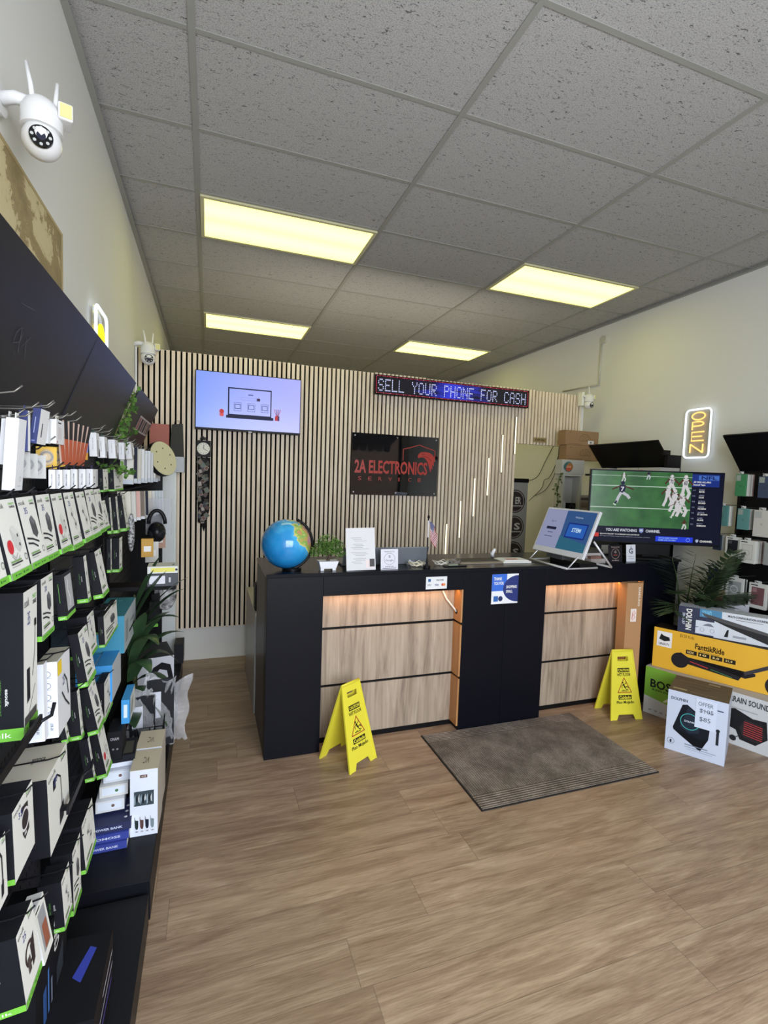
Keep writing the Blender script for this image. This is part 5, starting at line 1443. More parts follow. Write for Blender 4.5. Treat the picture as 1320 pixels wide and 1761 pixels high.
# all in one computer
UV = ((.048, -.999, 0), (.386, .02, .922))
t = thing('touch_computer', 'white tilted touchscreen computer facing left on the counter', 'computer', frame((2.325, .735, 1.165), *UV))
w, h = .47, .292
b = MB(); b.box(-.008, -.035, -.022, w + .008, h + .008, -.001, mat((206, 208, 212), .3)); b.build('bezel', t, bevel=.003)
b = MB(); b.rect(.006, .004, w - .006, h - .006, .0003, glow((150, 156, 190), .8))
b.poly([(.22, .004, .0006), (w - .006, .004, .0006), (w - .006, h - .006, .0006), (.20, h - .006, .0006)], glow((52, 88, 140), .8)); b.poly([(.21, .004, .0009), (w - .006, .004, .0009), (w - .006, .06, .0009), (.21, .10, .0009)], glow((46, 104, 130), .8))
b.rect(.25, .09, .43, .20, .0012, glow((22, 48, 130), .8)); b.rect(.26, .10, .42, .19, .0015, glow((44, 100, 190), .8)); b.text('STEM', .30, .135, .38, .165, .0018, glow((190, 220, 240), .9), True)
b.rect(.055, .135, .15, .155, .0008, glow((30, 32, 60), .8)); b.text('Sign in', .08, .19, .125, .205, .0008, glow((50, 54, 80), .8)); b.rect(.08, .11, .13, .116, .0008, glow((80, 84, 120), .8)); b.rect(.06, .08, .14, .085, .0008, glow((80, 84, 120), .8)); b.text('Welcome', .29, .235, .36, .248, .0012, glow((190, 210, 230), .8))
b.build('screen', t)
ivt = t.matrix_world.inverted()
b = MB(); b.M = ivt
mst = mat((206, 206, 210), .3, .3)
for y in (.70, .30):
    b.tube([(2.40, y, 1.20), (2.26, y, T1 + .008), (2.50, y, T1 + .008)], .007, mst, 8); b.tube([(2.46, y, 1.24), (2.62, y, T1 + .008)], .007, mst, 8)
b.tube([(2.26, .70, T1 + .008), (2.26, .30, T1 + .008)], .007, mst, 8); b.tube([(2.62, .70, T1 + .008), (2.62, .30, T1 + .008)], .007, mst, 8)
b.build('stand', t)
b = MB(); b.M = ivt; b.box(2.33, .44, 1.10, 2.40, .60, 1.14, mat((60, 62, 66), .4)); b.box(2.40, .35, T1, 2.54, .65, T1 + .03, m_dark); b.build('base_unit', t)
# cards at the right end
t = thing('card_holder', 'clear holder with brown business cards right of the computer', 'card holder', (2.63, .50, T1))
b = MB(); b.box(0, 0, 0, .13, .05, .03, mat((214, 208, 206), .1, alpha=.45)); b.box(0, .045, .03, .13, .05, .065, mat((214, 208, 206), .1, alpha=.45)); b.build('clear_tray', t)
b = MB(); b.box(.005, .008, .003, .10, .04, .048, mat((120, 88, 78), .7)); b.rect(.03, .0, .06, .0, .05, mat(WHITE)); b.build('card_stack', t)
t = thing('review_card', 'black standing card with a round emblem, left of the white G card', 'card', frame((2.80, .51, T1), (1, 0, 0), (0, .1, 1)))
b = MB(); b.box(0, 0, -.003, .125, .125, 0, mat((36, 34, 38), .3)); b.build('card_sheet', t)
b = MB(); g = mat((190, 170, 160)); b.ring(.062, .062, .036, .002, .0006, g); b.text('Review Us On', .025, .106, .1, .115, .0006, g); b.text('G', .054, .066, .07, .084, .0006, g, True); b.rect(.045, .05, .08, .055, .0006, mat((160, 70, 60)))
for k in range(5): b.disc(.036 + k * .013, .014, .004, .0006, g, 6)
b.build('print', t)
t = thing('review_card', 'small white card with a large letter G beside the black card', 'card', frame((2.975, .52, T1), (1, -.04, 0), (0, .1, 1)))
b = MB(); b.box(0, 0, -.003, .083, .125, 0, mat((214, 218, 226), .3)); b.build('card_sheet', t)
b = MB(); g = mat((74, 80, 100)); b.text('G', .022, .058, .058, .098, .0006, g, True); b.ring(.041, .106, .006, .003, .0006, g); b.text('Review us', .016, .035, .066, .044, .0006, g); b.text('on Google', .016, .018, .066, .028, .0006, g); b.build('print', t)
# low clutter behind the cards, under the television
for i, (x, y, w_, d_, h_, c, lab) in enumerate([(2.72, .80, .30, .16, .05, (86, 82, 76), 'long grey box under the television, left'), (3.02, .84, .20, .15, .09, (40, 42, 46), 'dark device under the middle of the television'), (2.75, .83, .16, .1, .05, (196, 190, 176), 'cream box stacked on the long grey one under the television')]):
    b = MB(); z = T1 + (.0505 if i == 2 else 0); b.box(x, y, z, x + w_, y + d_, z + h_, mat(c, .5)); b.box(x + .02, y - .001, z + .01, x + w_ * .5, y, z + h_ - .01, mat((150, 146, 136), .5))
    tag(b.build('storage_box', bevel=.002), lab, 'box', 'clutter under the television')

# television on the counter
t = thing('television', 'large television showing an American football game on the right end of the counter', 'television', frame((2.872, .812, 1.186), (.9, -.436, 0), (0, 0, 1)))
W_, H_ = .96, .545
b = MB(); b.box(-.006, -.012, -.03, W_ + .006, H_ + .006, -.001, mat((14, 14, 17), .35)); b.box(.2, .05, -.06, .76, .35, -.03, m_dark); b.build('casing', t, bevel=.002)
b = MB(); e = .0004
m, nt, bs = node_mat(.25)
tc = N(nt, 'ShaderNodeTexCoord'); n = N(nt, 'ShaderNodeTexNoise', inp={'Scale': 7.0, 'Detail': 6.0}); nt.links.new(tc.outputs['Object'], n.inputs['Vector'])
r = ramp(nt, [(.35, (30, 84, 42)), (.65, (52, 112, 56))]); nt.links.new(n.outputs['Fac'], r.inputs[0]); nt.links.new(r.outputs[0], bs.inputs['Emission Color']); bs.inputs['Emission Strength'].default_value = .9; bs.inputs['Base Color'].default_value = (0, 0, 0, 1)
b.rect(0, 0, W_, H_, 0, glow((16, 20, 42), .9))
b.rect(.004, .115, .735, H_ - .004, e, m)
wl = glow((190, 210, 196), .9)
b.rect(.004, .425, .735, .431, 2 * e, wl); b.rect(.004, .258, .735, .264, 2 * e, wl); b.rect(.004, .505, .735, .508, 2 * e, wl)
def fig(x, y, s, body, legs, skin, pose=0, num=None):
    z = 3 * e
    b.poly([(x + s * a, y + s * c, z) for a, c in [(-.10, .50), (.08, .52), (.13, .72), (.12, .86), (-.12, .86), (-.14, .70)]], body)
    b.disc(x - s * .0, y + s * .95, s * .085, z + e, body, 12)
    if pose == 0:
        b.line([(x - s * .06, y + s * .5), (x - s * .16, y + s * .30), (x - s * .22, y + s * .12)], s * .12, z + e, legs); b.line([(x + s * .05, y + s * .5), (x + s * .22, y + s * .40), (x + s * .30, y + s * .30)], s * .12, z + e, legs)
        b.line([(x - s * .22, y + s * .14), (x - s * .32, y)], s * .07, z + 2 * e, body); b.line([(x - s * .34, y + s * .02), (x - s * .26, y - s * .02)], s * .06, z + 3 * e, wl)
        b.line([(x - s * .12, y + s * .80), (x - s * .42, y + s * .66)], s * .06, z + e, skin); b.line([(x + s * .12, y + s * .80), (x + s * .45, y + s * .68)], s * .06, z + e, skin)
    else:
        b.line([(x - s * .06, y + s * .5), (x - s * .1, y + s * .25), (x - s * .2, y)], s * .13, z + e, legs); b.line([(x + s * .05, y + s * .5), (x + s * .18, y + s * .22), (x + s * .10, y)], s * .13, z + e, legs)
        b.line([(x - s * .12, y + s * .80), (x - s * .30, y + s * .58)], s * .08, z + e, skin); b.line([(x + s * .12, y + s * .80), (x + s * .3, y + s * .62)], s * .08, z + e, skin)
    if num: b.text(num, x - s * .07, y + s * .58, x + s * .07, y + s * .78, z + 4 * e, glow((40, 44, 70) if body is wf else (220, 220, 230), .9), True)
nf = glow((34, 34, 66), .9); wf = glow((206, 204, 206), .9); sk = glow((80, 48, 40), .9); gy = glow((190, 192, 200), .9)
fig(.235, .285, .175, nf, gy, sk, 0, '7')
fig(.59, .37, .15, wf, wf, sk, 1, '73'); fig(.69, .35, .17, wf, wf, sk, 1, '63'); fig(.62, .25, .16, wf, wf, sk, 1); fig(.675, .215, .17, wf, wf, sk, 1); fig(.57, .29, .15, wf, wf, sk, 1); fig(.64, .20, .13, wf, wf, sk, 0)
fig(.24, .465, .065, wf, wf, sk, 1); fig(.42, .485, .06, nf, gy, sk, 1); fig(.70, .115, .07, sk, wf, sk, 1)
b.rect(.735, .44, .93, H_ - .012, 2 * e, glow((28, 50, 130), .9)); b.rect(.78, .49, .925, .525, 3 * e, glow((70, 110, 190), .9)); b.text('NFL', .80, .494, .91, .521, 4 * e, glow((28, 40, 100), .9), True)
b.text('AP 2025 ALL-PRO', .745, .468, .87, .481, 4 * e, glow(WHITE, .9), True); b.text('Second Team', .745, .448, .83, .462, 4 * e, glow(WHITE, .9), True)
for k, s in enumerate(('DRAKE MAYE', 'JAMES COOK', 'PATRICK RICARD', 'GEORGE PICKENS', 'AMON-RA ST. BROWN', 'CHRIS OLAVE', 'BIJAN ROBINSON')):
    a_, c_ = s.split(' ', 1); y = .408 - k * .043
    b.text(('QB', 'RB', 'FB', 'WR', 'WR', 'WR', 'FLEX')[k], .745, y, .765, y + .009, 3 * e, glow((150, 160, 190), .9)); b.text(a_, .79, y + .003, .79 + .0055 * len(a_) + .01, y + .014, 3 * e, glow((170, 176, 200), .9)); b.text(c_, .79, y - .012, .79 + .0065 * len(c_) + .012, y, 3 * e, glow(WHITE, .9), True)
b.text('YOU ARE WATCHING', .13, .076, .36, .098, 3 * e, glow((214, 220, 230), .9), True); b.text('CHANNEL', .425, .076, .53, .098, 3 * e, glow((214, 220, 230), .9), True)
b.poly([(.378, .105, 3 * e), (.408, .105, 3 * e), (.408, .08, 3 * e), (.393, .068, 3 * e), (.378, .08, 3 * e)], glow((120, 140, 200), .9)); b.text('NFL', .381, .083, .405, .097, 4 * e, glow(WHITE, .9), True)
b.rect(.04, .03, .08, .06, 3 * e, glow((200, 60, 50), .9)); b.text('BROWNS REQUEST TO INTERVIEW DOLLAR FOR HC', .09, .048, .38, .058, 3 * e, glow(WHITE, .9), True); b.text('AP reported latest news on the defensive coordinator position', .09, .032, .46, .041, 3 * e, glow((170, 176, 190), .9))
b.rect(.50, .012, .77, .052, 3 * e, glow((36, 64, 220), .9)); b.text('WATCH EVERY PLAYOFF', .52, .034, .66, .045, 4 * e, glow((150, 190, 240), .9), True); b.text('GAME LIVE ON NFL+', .52, .018, .65, .029, 4 * e, glow((150, 190, 240), .9), True); b.ring(.735, .032, .013, .002, 4 * e, glow((170, 200, 240), .9))
b.text('CHANNEL', .82, .018, .91, .034, 3 * e, glow(WHITE, .9), True); b.poly([(.79, .038, 3 * e), (.81, .038, 3 * e), (.81, .022, 3 * e), (.80, .014, 3 * e), (.79, .022, 3 * e)], glow((170, 180, 210), .9))
b.build('screen', t)
b = MB(); b.box(.34, -.10, -.03, .62, -.012, -.015, m_dark); b.box(.30, -.1265, -.14, .66, -.112, .09, m_dark); b.box(.42, -.118, -.05, .54, -.02, -.02, m_dark); b.build('stand', t, bevel=.003)

# ================================================================== FLOOR THINGS
def mat_material():
    m, nt, bs = node_mat(0.95)
    tc = N(nt, 'ShaderNodeTexCoord'); sp = N(nt, 'ShaderNodeSeparateXYZ'); nt.links.new(tc.outputs['Object'], sp.inputs[0])
    n = N(nt, 'ShaderNodeTexNoise', inp={'Scale': 5.0, 'Detail': 6.0, 'Roughness': .7}); nt.links.new(tc.outputs['Object'], n.inputs['Vector'])
    n2 = N(nt, 'ShaderNodeTexNoise', inp={'Scale': 120.0, 'Detail': 2.0}); nt.links.new(tc.outputs['Object'], n2.inputs['Vector'])
    # ribs: along y in the middle field, along the edge in the border
    inx = math_node(nt, 'LESS_THAN', math_node(nt, 'ABSOLUTE', sp.outputs[0]), .46)
    iny = math_node(nt, 'LESS_THAN', math_node(nt, 'ABSOLUTE', sp.outputs[1]), .26)
    inside = math_node(nt, 'MULTIPLY', inx, iny)
    rx = math_node(nt, 'SINE', math_node(nt, 'MULTIPLY', sp.outputs[0], 2 * PI / .013)); ry = math_node(nt, 'SINE', math_node(nt, 'MULTIPLY', sp.outputs[1], 2 * PI / .016))
    edge_y = math_node(nt, 'SUBTRACT', 1.0, iny)
    rib = math_node(nt, 'ADD', math_node(nt, 'MULTIPLY', ry, edge_y), math_node(nt, 'MULTIPLY', rx, iny))
    f = math_node(nt, 'ADD', math_node(nt, 'MULTIPLY', rib, .08), math_node(nt, 'ADD', math_node(nt, 'MULTIPLY', n.outputs['Fac'], .7), math_node(nt, 'MULTIPLY', n2.outputs['Fac'], .3)))
    r = ramp(nt, [(.36, (84, 76, 68)), (.5, (112, 102, 92)), (.64, (150, 140, 130))]); nt.links.new(f, r.inputs[0])
    nt.links.new(r.outputs[0], bs.inputs['Base Color'])
    bp = N(nt, 'ShaderNodeBump', inp={'Strength': .6, 'Distance': .003}); nt.links.new(rib, bp.inputs['Height']); nt.links.new(bp.outputs[0], bs.inputs['Normal'])
    return m
t = thing('door_mat', 'ribbed grey brown floor mat in front of the counter centre', 'mat', (1.925, .10, 0))
b = MB(); b.box(-.565, -.36, .002, .565, .36, .010, mat_material()); b.build('ribbed_top', t)
b = MB(); b.box(-.572, -.367, 0, .572, .367, .005, mat((40, 38, 36), .8)); b.build('rubber_backing', t)

YEL = (226, 216, 62)
def wet_sign(A, B, spread, h, lab):
    A, B = Vector(A), Vector(B)
    U = (B - A); w = U.length; U.normalize()
    bk = Vector((-U.y, U.x, 0))
    t = thing('wet_floor_sign', lab, 'wet floor sign', Matrix.Translation(A), 'pair of yellow wet floor signs')
    inv = t.matrix_world.inverted()
    my = mat(YEL, .45)
    hv = Vector((0, 0, h)) + bk * (spread * .5)
    L = hv.length
    tw = w * .66 / 2; bw = w / 2
    def panel(nm, M, back=False):
        """tapered panel in local xy, feet cut out, grip slot"""
        b = MB(); b.M = M
        th = .006
        def strip(x0a, x1a, y0, x0b, x1b, y1):
            b.prism([(x0a, y0, 0), (x1a, y0, 0), (x1b, y1, 0), (x0b, y1, 0)], (0, 0, -th), my)
        hw = lambda y: bw + (tw - bw) * (y / L)
        yf = .035; ys0, ys1 = L - .075, L - .045
        strip(-hw(0), -hw(0) + .05, 0, -hw(yf), -hw(yf) + .05 + .012, yf); strip(hw(0) - .05, hw(0), 0, hw(yf) - .062, hw(yf), yf)
        strip(-hw(yf), hw(yf), yf, -hw(ys0), hw(ys0), ys0)
        strip(-hw(ys0), -.04, ys0, -hw(ys1), -.04, ys1); strip(.04, hw(ys0), ys0, .04, hw(ys1), ys1)
        strip(-hw(ys1), hw(ys1), ys1, -hw(L), hw(L), L)
        # raised rim
        for s in (-1, 1):
            b.prism([(s * hw(0), 0, .0), (s * (hw(0) - .008), 0, 0), (s * (hw(L) - .008), L, 0), (s * hw(L), L, 0)], (0, 0, .004), my)
        return b.build(nm, t)
    mid = A + U * bw
    Mf = inv @ frame(mid, U, hv)
    fp = panel('front_panel', Mf)
    Mb = inv @ frame(mid + bk * spread, -U, Vector((0, 0, h)) - bk * (spread * .5))
    panel('rear_panel', Mb)
    b = MB(); b.M = inv
    top = mid + hv
    b.tube([top - U * (tw - .002), top + U * (tw - .002)], .006, my, 8); b.build('hinge', t)
    # printing
    k = mat((40, 38, 20), .6)
    b = MB(); b.M = Mf; z = .0008
    f = L / .45
    b.rect(-.045, .305 * f, .045, .333 * f, z, k); b.text('CAUTION', -.040, .310 * f, .040, .328 * f, z * 1.6, my, True)
    b.text('WET FLOOR', -.052, .280 * f, .052, .299 * f, z, k, True)
    tri = [(-.052, .175 * f), (.052, .175 * f), (0, .268 * f)]
    b.line(tri, .0055, z, mat((170, 70, 30), .6), True)
    # falling figure
    b.disc(-.012, .238 * f, .006, z, k, 14)
    b.line([(-.008, .228 * f), (.004, .207 * f)], .009, z, k); b.line([(.004, .207 * f), (.022, .214 * f), (.03, .203 * f)], .005, z, k); b.line([(.004, .207 * f), (.014, .193 * f), (.028, .191 * f)], .005, z, k)
    b.line([(-.008, .226 * f), (-.022, .214 * f), (-.016, .202 * f)], .004, z, k); b.line([(-.004, .226 * f), (.012, .234 * f), (.016, .244 * f)], .004, z, k); b.line([(-.024, .186 * f), (.02, .184 * f)], .004, z, k); b.line([(-.016, .191 * f), (0, .19 * f)], .003, z, k)
    b.rect(-.05, .130 * f, .05, .158 * f, z, k); b.text('Cuidado', -.044, .134 * f, .044, .154 * f, z * 1.6, my, True)
    b.text('Piso Mojado', -.066, .098 * f, .066, .122 * f, z, k, True)
    b.build('warning_print', fp)
wet_sign((.817, .202, 0), (1.010, .322, 0), .235, .445, 'yellow wet floor sign standing before the left wooden panel of the counter')
wet_sign((2.700, .300, 0), (2.938, .258, 0), .19, .46, 'yellow wet floor sign beside the stacked cartons on the right')

# upright brown carton
t = thing('tall_carton', 'tall narrow brown carton standing in the right niche of the counter', 'carton', frame((2.885, .400, .001), (.985, -.17, 0), (.028, .01, 1)))
b = MB(); carton_mesh(b, .125, .925, .10, {'D': (176, 134, 92), 'R': (156, 120, 84)})
draw(b, [('t', 'F', 'SAMSUNG', .72, .82, .86, .97, (226, 214, 198), True, -90), ('r', 'F', .30, .70, .66, .80, (232, 222, 216)), ('l', 'F', [(.36, .72), (.45, .78), (.42, .71)], .003, (206, 70, 60)), ('l', 'F', [(.5, .72), (.6, .735), (.5, .75), (.6, .765), (.52, .785)], .003, (206, 70, 60))], .125, .925, .10)
ct = b.build('carton', t)
b = MB(); b.M = None; b.box(.045, .925, -.1, .06, .9256, 0, mat((196, 164, 120), .3)); b.build('tape', ct)

# ---- cartons on the right
def squeeze(arts, x0, f):
    g = lambda x: x if x <= x0 else x0 + (x - x0) * f
    out = []
    for a in arts:
        a = list(a)
        if a[1] == 'F':
            if a[0] == 'r': a[2] = g(a[2]); a[4] = g(a[4])
            elif a[0] == 't': a[3] = g(a[3]); a[5] = g(a[5])
            elif a[0] in 'pl': a[2] = [(g(x), y) for x, y in a[2]]
            else: a[2] = g(a[2])
        out.append(tuple(a))
    return out
Ub = (.337, -.9415, 0)
t = thing('floodlit_amplifier_carton', 'large green and white carton on the floor at the right edge, lowest of the stack', 'carton', frame((3.045, .352, .001), Ub, (0, 0, 1)))
w, h, d = 1.25, .335, .24
b = MB(); carton_mesh(b, w, h, d, {'D': (196, 198, 200), 'T': (176, 176, 176)})
gr = (122, 176, 58); ink = (30, 32, 34)
A_ = [('p', 'F', [(0, .38), (.20, .26), (.20, 1), (0, 1)], gr), ('t', 'F', 'BOSS', .03, .58, .165, .76, ink, True), ('t', 'F', 'AUDIO SYSTEMS', .04, .52, .165, .565, ink, True)]
A_ += [('p', 'F', [(.10 + q * .025, .34), (.118 + q * .025, .345), (.14 + q * .025, .43), (.122 + q * .025, .43)], (222, 226, 206)) for q in range(4)]
A_ += [('t', 'F', 'AMPLIFIED ALL-TERRAIN SOUND', .21, .82, 1.0, .93, (60, 62, 64), True), ('p', 'F', [(.165, .34), (.26, .20), (.30, .5), (.2, .55)], (24, 24, 26)),
       ('r', 'F', .62, .70, .9, .72, (160, 162, 166)), ('p', 'F', [(.62, .66), (.70, .70), (.86, .60), (.98, .62), (1.0, .3), (.9, .12), (.76, .14), (.72, .30), (.62, .34)], (30, 30, 32)),
       ('p', 'F', [(.80, .55), (.94, .52), (.98, .33), (.92, .17), (.80, .19), (.75, .36)], (44, 40, 42))]
A_ += [('l', 'F', [(.79, .26 + q * .04), (.95, .24 + q * .04)], .004, (190, 50, 50)) for q in range(7)]
A_ += [('c', 'F', .70, .13, .018, (40, 40, 44)), ('l', 'F', [(.62, .16), (.70, .13), (.75, .2)], .004, (40, 40, 44))] + [('r', 'F', .03 + q * .03, .08, .045 + q * .03, .11, (140, 142, 146)) for q in range(5)]
A_ = squeeze(A_, .205, .47); draw(b, A_, w, h, d); b.build('carton', t)
t.name = 'speaker_carton'
t = thing('scooter_carton', 'yellow carton with an electric scooter picture, middle of the right stack', 'carton', frame((3.088, .342, .338), (.45, -.893, 0), (0, 0, 1)))
w, h, d = 1.15, .283, .16
b = MB(); carton_mesh(b, w, h, d, {'D': (226, 174, 44), 'T': (34, 30, 26), 'S': (180, 134, 40)})
sb = (34, 32, 36)
A_ = [('r', 'F', .018, .54, .10, .92, (232, 232, 232)), ('p', 'F', [(.03, .72), (.04, .86), (.055, .82), (.085, .8), (.09, .72), (.06, .68)], ink), ('t', 'F', 'UN3171', .03, .58, .085, .64, ink, True),
      ('t', 'F', '$150 Kids', .155, .86, .255, .95, (110, 70, 20)), ('t', 'F', 'FanttikRide', .265, .66, .46, .80, (58, 40, 16), True), ('t', 'F', 'ELECTRIC SCOOTER FOR KIDS', .30, .61, .43, .632, (90, 64, 20), True)]
for q, s in enumerate(('ELECTRIC', '10', '5.0', '21.9')):
    A_ += [('r', 'F', .205 + q * .085, .50, .28 + q * .085, .60, (40, 34, 24)), ('t', 'F', s, .215 + q * .085, .525, .26 + q * .085, .575, (226, 200, 130), True)]
A_ += [('c', 'F', .165, .30, .052, sb), ('p', 'F', [(.12, .42), (.17, .50), (.22, .42), (.60, .24), (.66, .34), (.66, .40), (.60, .40), (.56, .16), (.2, .26)], sb), ('l', 'F', [(.24, .33), (.36, .27)], .005, (190, 40, 60)), ('l', 'F', [(.38, .26), (.52, .19)], .005, (50, 110, 70)),
       ('l', 'F', [(.60, .36), (.74, .62), (.80, 1.0)], .022, (60, 58, 62)), ('o', 'F', .80, .22, .060, .016, sb), ('o', 'F', .80, .22, .040, .005, (60, 58, 60)), ('c', 'F', .80, .22, .014, (180, 50, 50)), ('l', 'F', [(.80, .22), (.78, .6), (.77, 1.0)], .018, sb)]
A_ = squeeze(A_, .10, .74); draw(b, A_, w, h, d); b.build('carton', t)
t = thing('soundbar_carton', 'white carton with a dark soundbar picture on top of the yellow carton', 'carton', frame((3.152, .215, .623), (.55, -.835, 0), (0, 0, 1)))
w, h, d = .95, .18, .12
b = MB(); carton_mesh(b, w, h, d, {'D': (206, 212, 220), 'T': (196, 202, 210), 'S': (176, 170, 160)})
A_ = [('r', 'F', 0, 0, .22, 1, (38, 44, 72)), ('r', 'F', .13, .7, .26, 1, (70, 130, 170)), ('t', 'F', 'DOLPHIN', .048, .12, .085, .92, WHITE, True, -90), ('t', 'F', 'SNB-37', .025, .3, .042, .75, (200, 206, 220), True, -90), ('t', 'F', 'SOUND', .145, .74, .2, .96, (120, 190, 220), True),
      ('r', 'F', .11, .05, .25, .55, (206, 214, 226)), ('p', 'F', [(.15, .38), (.18, .48), (.2, .48), (.22, .38)], (110, 116, 130)), ('o', 'F', .15, .22, .012, .002, (110, 116, 130)), ('o', 'F', .21, .22, .012, .002, (110, 116, 130)),
      ('p', 'F', [(.14, .86), (.36, .70), (.90, .42), (.95, .30), (.95, .02), (.88, -.0), (.3, .5), (.16, .74)], (42, 42, 44)), ('p', 'F', [(.14, .86), (.36, .70), (.92, .42), (.90, .34), (.3, .58), (.16, .74)], (70, 70, 72)),
      ('t', 'F', 'MULTI-CONFIGURATION SOUNDBAR', .33, .84, .80, .92, (50, 54, 60), True), ('r', 'F', .42, .77, .72, .79, (120, 124, 130)), ('p', 'F', [(.30, .10), (.33, .36), (.35, .38), (.345, .10)], (34, 34, 36)), ('t', 'F', 'Dolphin', .83, .76, .93, .86, (70, 74, 80), True), ('r', 'F', .40, .12, .55, .2, (150, 156, 166))]
A_ = squeeze(A_, .26, .50); draw(b, A_, w, h, d); b.build('carton', t)
# dolphin speaker box in front
t = thing('speaker_carton', 'white carton with a black speaker picture and a handwritten OFFER note', 'carton', frame((2.760, -.073, .001), (.527, -.850, 0), (0, 0, 1)))
w, h, d = .306, .375, .30
b = MB(); carton_mesh(b, w, h, d, {'D': (188, 200, 222), 'F': (196, 206, 226), 'T': (92, 80, 62), 'R': (176, 184, 200)})
sp_ = (20, 24, 34)
A_ = [('t', 'F', 'DOLPHIN', .06, .85, .34, .90, (44, 52, 84), True), ('p', 'F', [(.12, .40), (.26, .80), (.34, .82), (.74, .60), (.72, .34), (.60, .12), (.24, .30), (.13, .36)], sp_), ('p', 'F', [(.24, .44), (.36, .78), (.58, .66), (.56, .40), (.40, .36)], (34, 44, 58)),
      ('o', 'F', .40, .55, .048, .004, (60, 170, 170)), ('t', 'F', 'DOLPHIN', .31, .535, .49, .565, (200, 210, 220), True), ('p', 'F', [(.13, .38), (.60, .30), (.72, .34), (.60, .12), (.24, .30)], (12, 14, 20)),
      ('r', 'F', .84, .30, .885, .52, (36, 40, 50)), ('c', 'F', .862, .53, .010, (30, 34, 42)), ('o', 'F', .10, .16, .018, .002, (60, 66, 84)), ('r', 'F', .085, .13, .115, .18, (40, 44, 60)),
      ('r', 'F', .34, .165, .72, .18, (110, 118, 140)), ('r', 'F', .34, .13, .86, .14, (140, 148, 168)), ('r', 'F', .38, .10, .8, .106, (140, 148, 168)), ('r', 'F', .83, .84, .93, .86, (80, 90, 120)),
      ('r', 'T', .06, .12, .30, .2, (160, 146, 110)), ('r', 'T', .10, .66, .9, .7, (120, 104, 78)), ('r', 'T', .36, .12, .8, .16, (124, 110, 86)), ('r', 'T', .6, .8, .8, .9, (150, 136, 104)), ('l', 'T', [(.3, .45), (.55, .4), (.7, .5)], .003, (50, 44, 36))]
draw(b, A_, w, h, d); b.build('carton', t)
b = MB(); x0, y0 = w * .48, h * .50
b.box(x0, y0, .0015, x0 + .105, y0 + .175, .0022, mat((206, 216, 236), .6))
pen = mat((66, 76, 96), .7)
def hand(s, x, y, sz):
    b.text(s, x, y, x + sz * len(s) * .62, y + sz, .0028, pen)
hand('OFFER', x0 + .012, y0 + .135, .024); hand('$105', x0 + .02, y0 + .092, .028); hand('$85', x0 + .022, y0 + .04, .030); b.line([(x0 + .03, y0 + .115), (x0 + .085, y0 + .10)], .003, .003, pen)
b.build('price_note', t)

# ================================================================== RIGHT WALL RACKS
XQ = 4.02
def rrack(y0, y1, lab):
    t = thing('pegboard_rack', lab, 'display rack', (XQ, (y0 + y1) / 2, .12), 'black pegboard racks on the right wall')
    iv = t.matrix_world.inverted()
    b = MB(); b.M = iv; b.box(XQ, y0, .16, XQ + .03, y1, 1.80, mat((16, 16, 19), .5)); b.build('pegboard', t)
    for yy in (y0 + .012, y1 - .012):
        b = MB(); b.M = iv; b.box(XQ - .03, yy - .012, .12, XQ + .03, yy + .012, 1.80, m_dark); b.build('upright', t)
    b = MB(); b.M = iv
    b.prism([(XQ - .03, y0, 1.765), (3.775, y0, 2.02), (3.784, y0, 2.029), (XQ - .02, y0, 1.775)], (0, y1 - y0, 0), mat((14, 14, 17), .4)); b.build('header_panel', t)
    b = MB(); b.M = iv
    b.box(XQ - .32, y0 + .01, .0, XQ + .03, y1 - .01, .12, m_dark)
    b.build('base_deck', t)
    return t
rr_near = rrack(-1.35, .46, 'right hand black rack filled with phone cases under a tilted header')
rr_far = rrack(1.04, 1.87, 'black rack behind the large television, its tilted header showing above')
# side bracket of the header behind the television
b = MB(); b.M = rr_far.matrix_world.inverted(); b.box(XQ - .16, 1.0, 1.60, XQ + .0, 1.03, 1.90, m_dark); b.box(XQ - .2, 1.01, 1.90, XQ - .12, 1.03, 1.94, m_dark); b.build('side_bracket', rr_far)
# shelf boxes under that header
for i, (y0, w_, lab) in enumerate([(1.80, .26, 'flat white box on the rack behind the television, left'), (1.44, .24, 'flat white box with a red L logo behind the television, middle'), (1.19, .23, 'flat white box with a red L logo behind the television, right')]):
    carton('flat_box', lab, 'box', frame((3.74, y0, 1.73), (0, -1, 0), (0, 0, 1)), w_, .055, .22, {'D': (190, 190, 186)}, [('r', 'F', .02, .1, .3, .9, (150, 150, 150))] if i == 0 else [('t', 'F', 'L', .06, .2, .12, .8, (176, 70, 60), True), ('o', 'F', .16, .5, .012, .003, (176, 70, 60))], 'flat boxes on the far right rack')
b = MB(); b.M = rr_far.matrix_world.inverted(); b.box(3.74, 1.05, 1.71, XQ, 1.86, 1.729, m_dark); b.build('rack_shelf', rr_far)
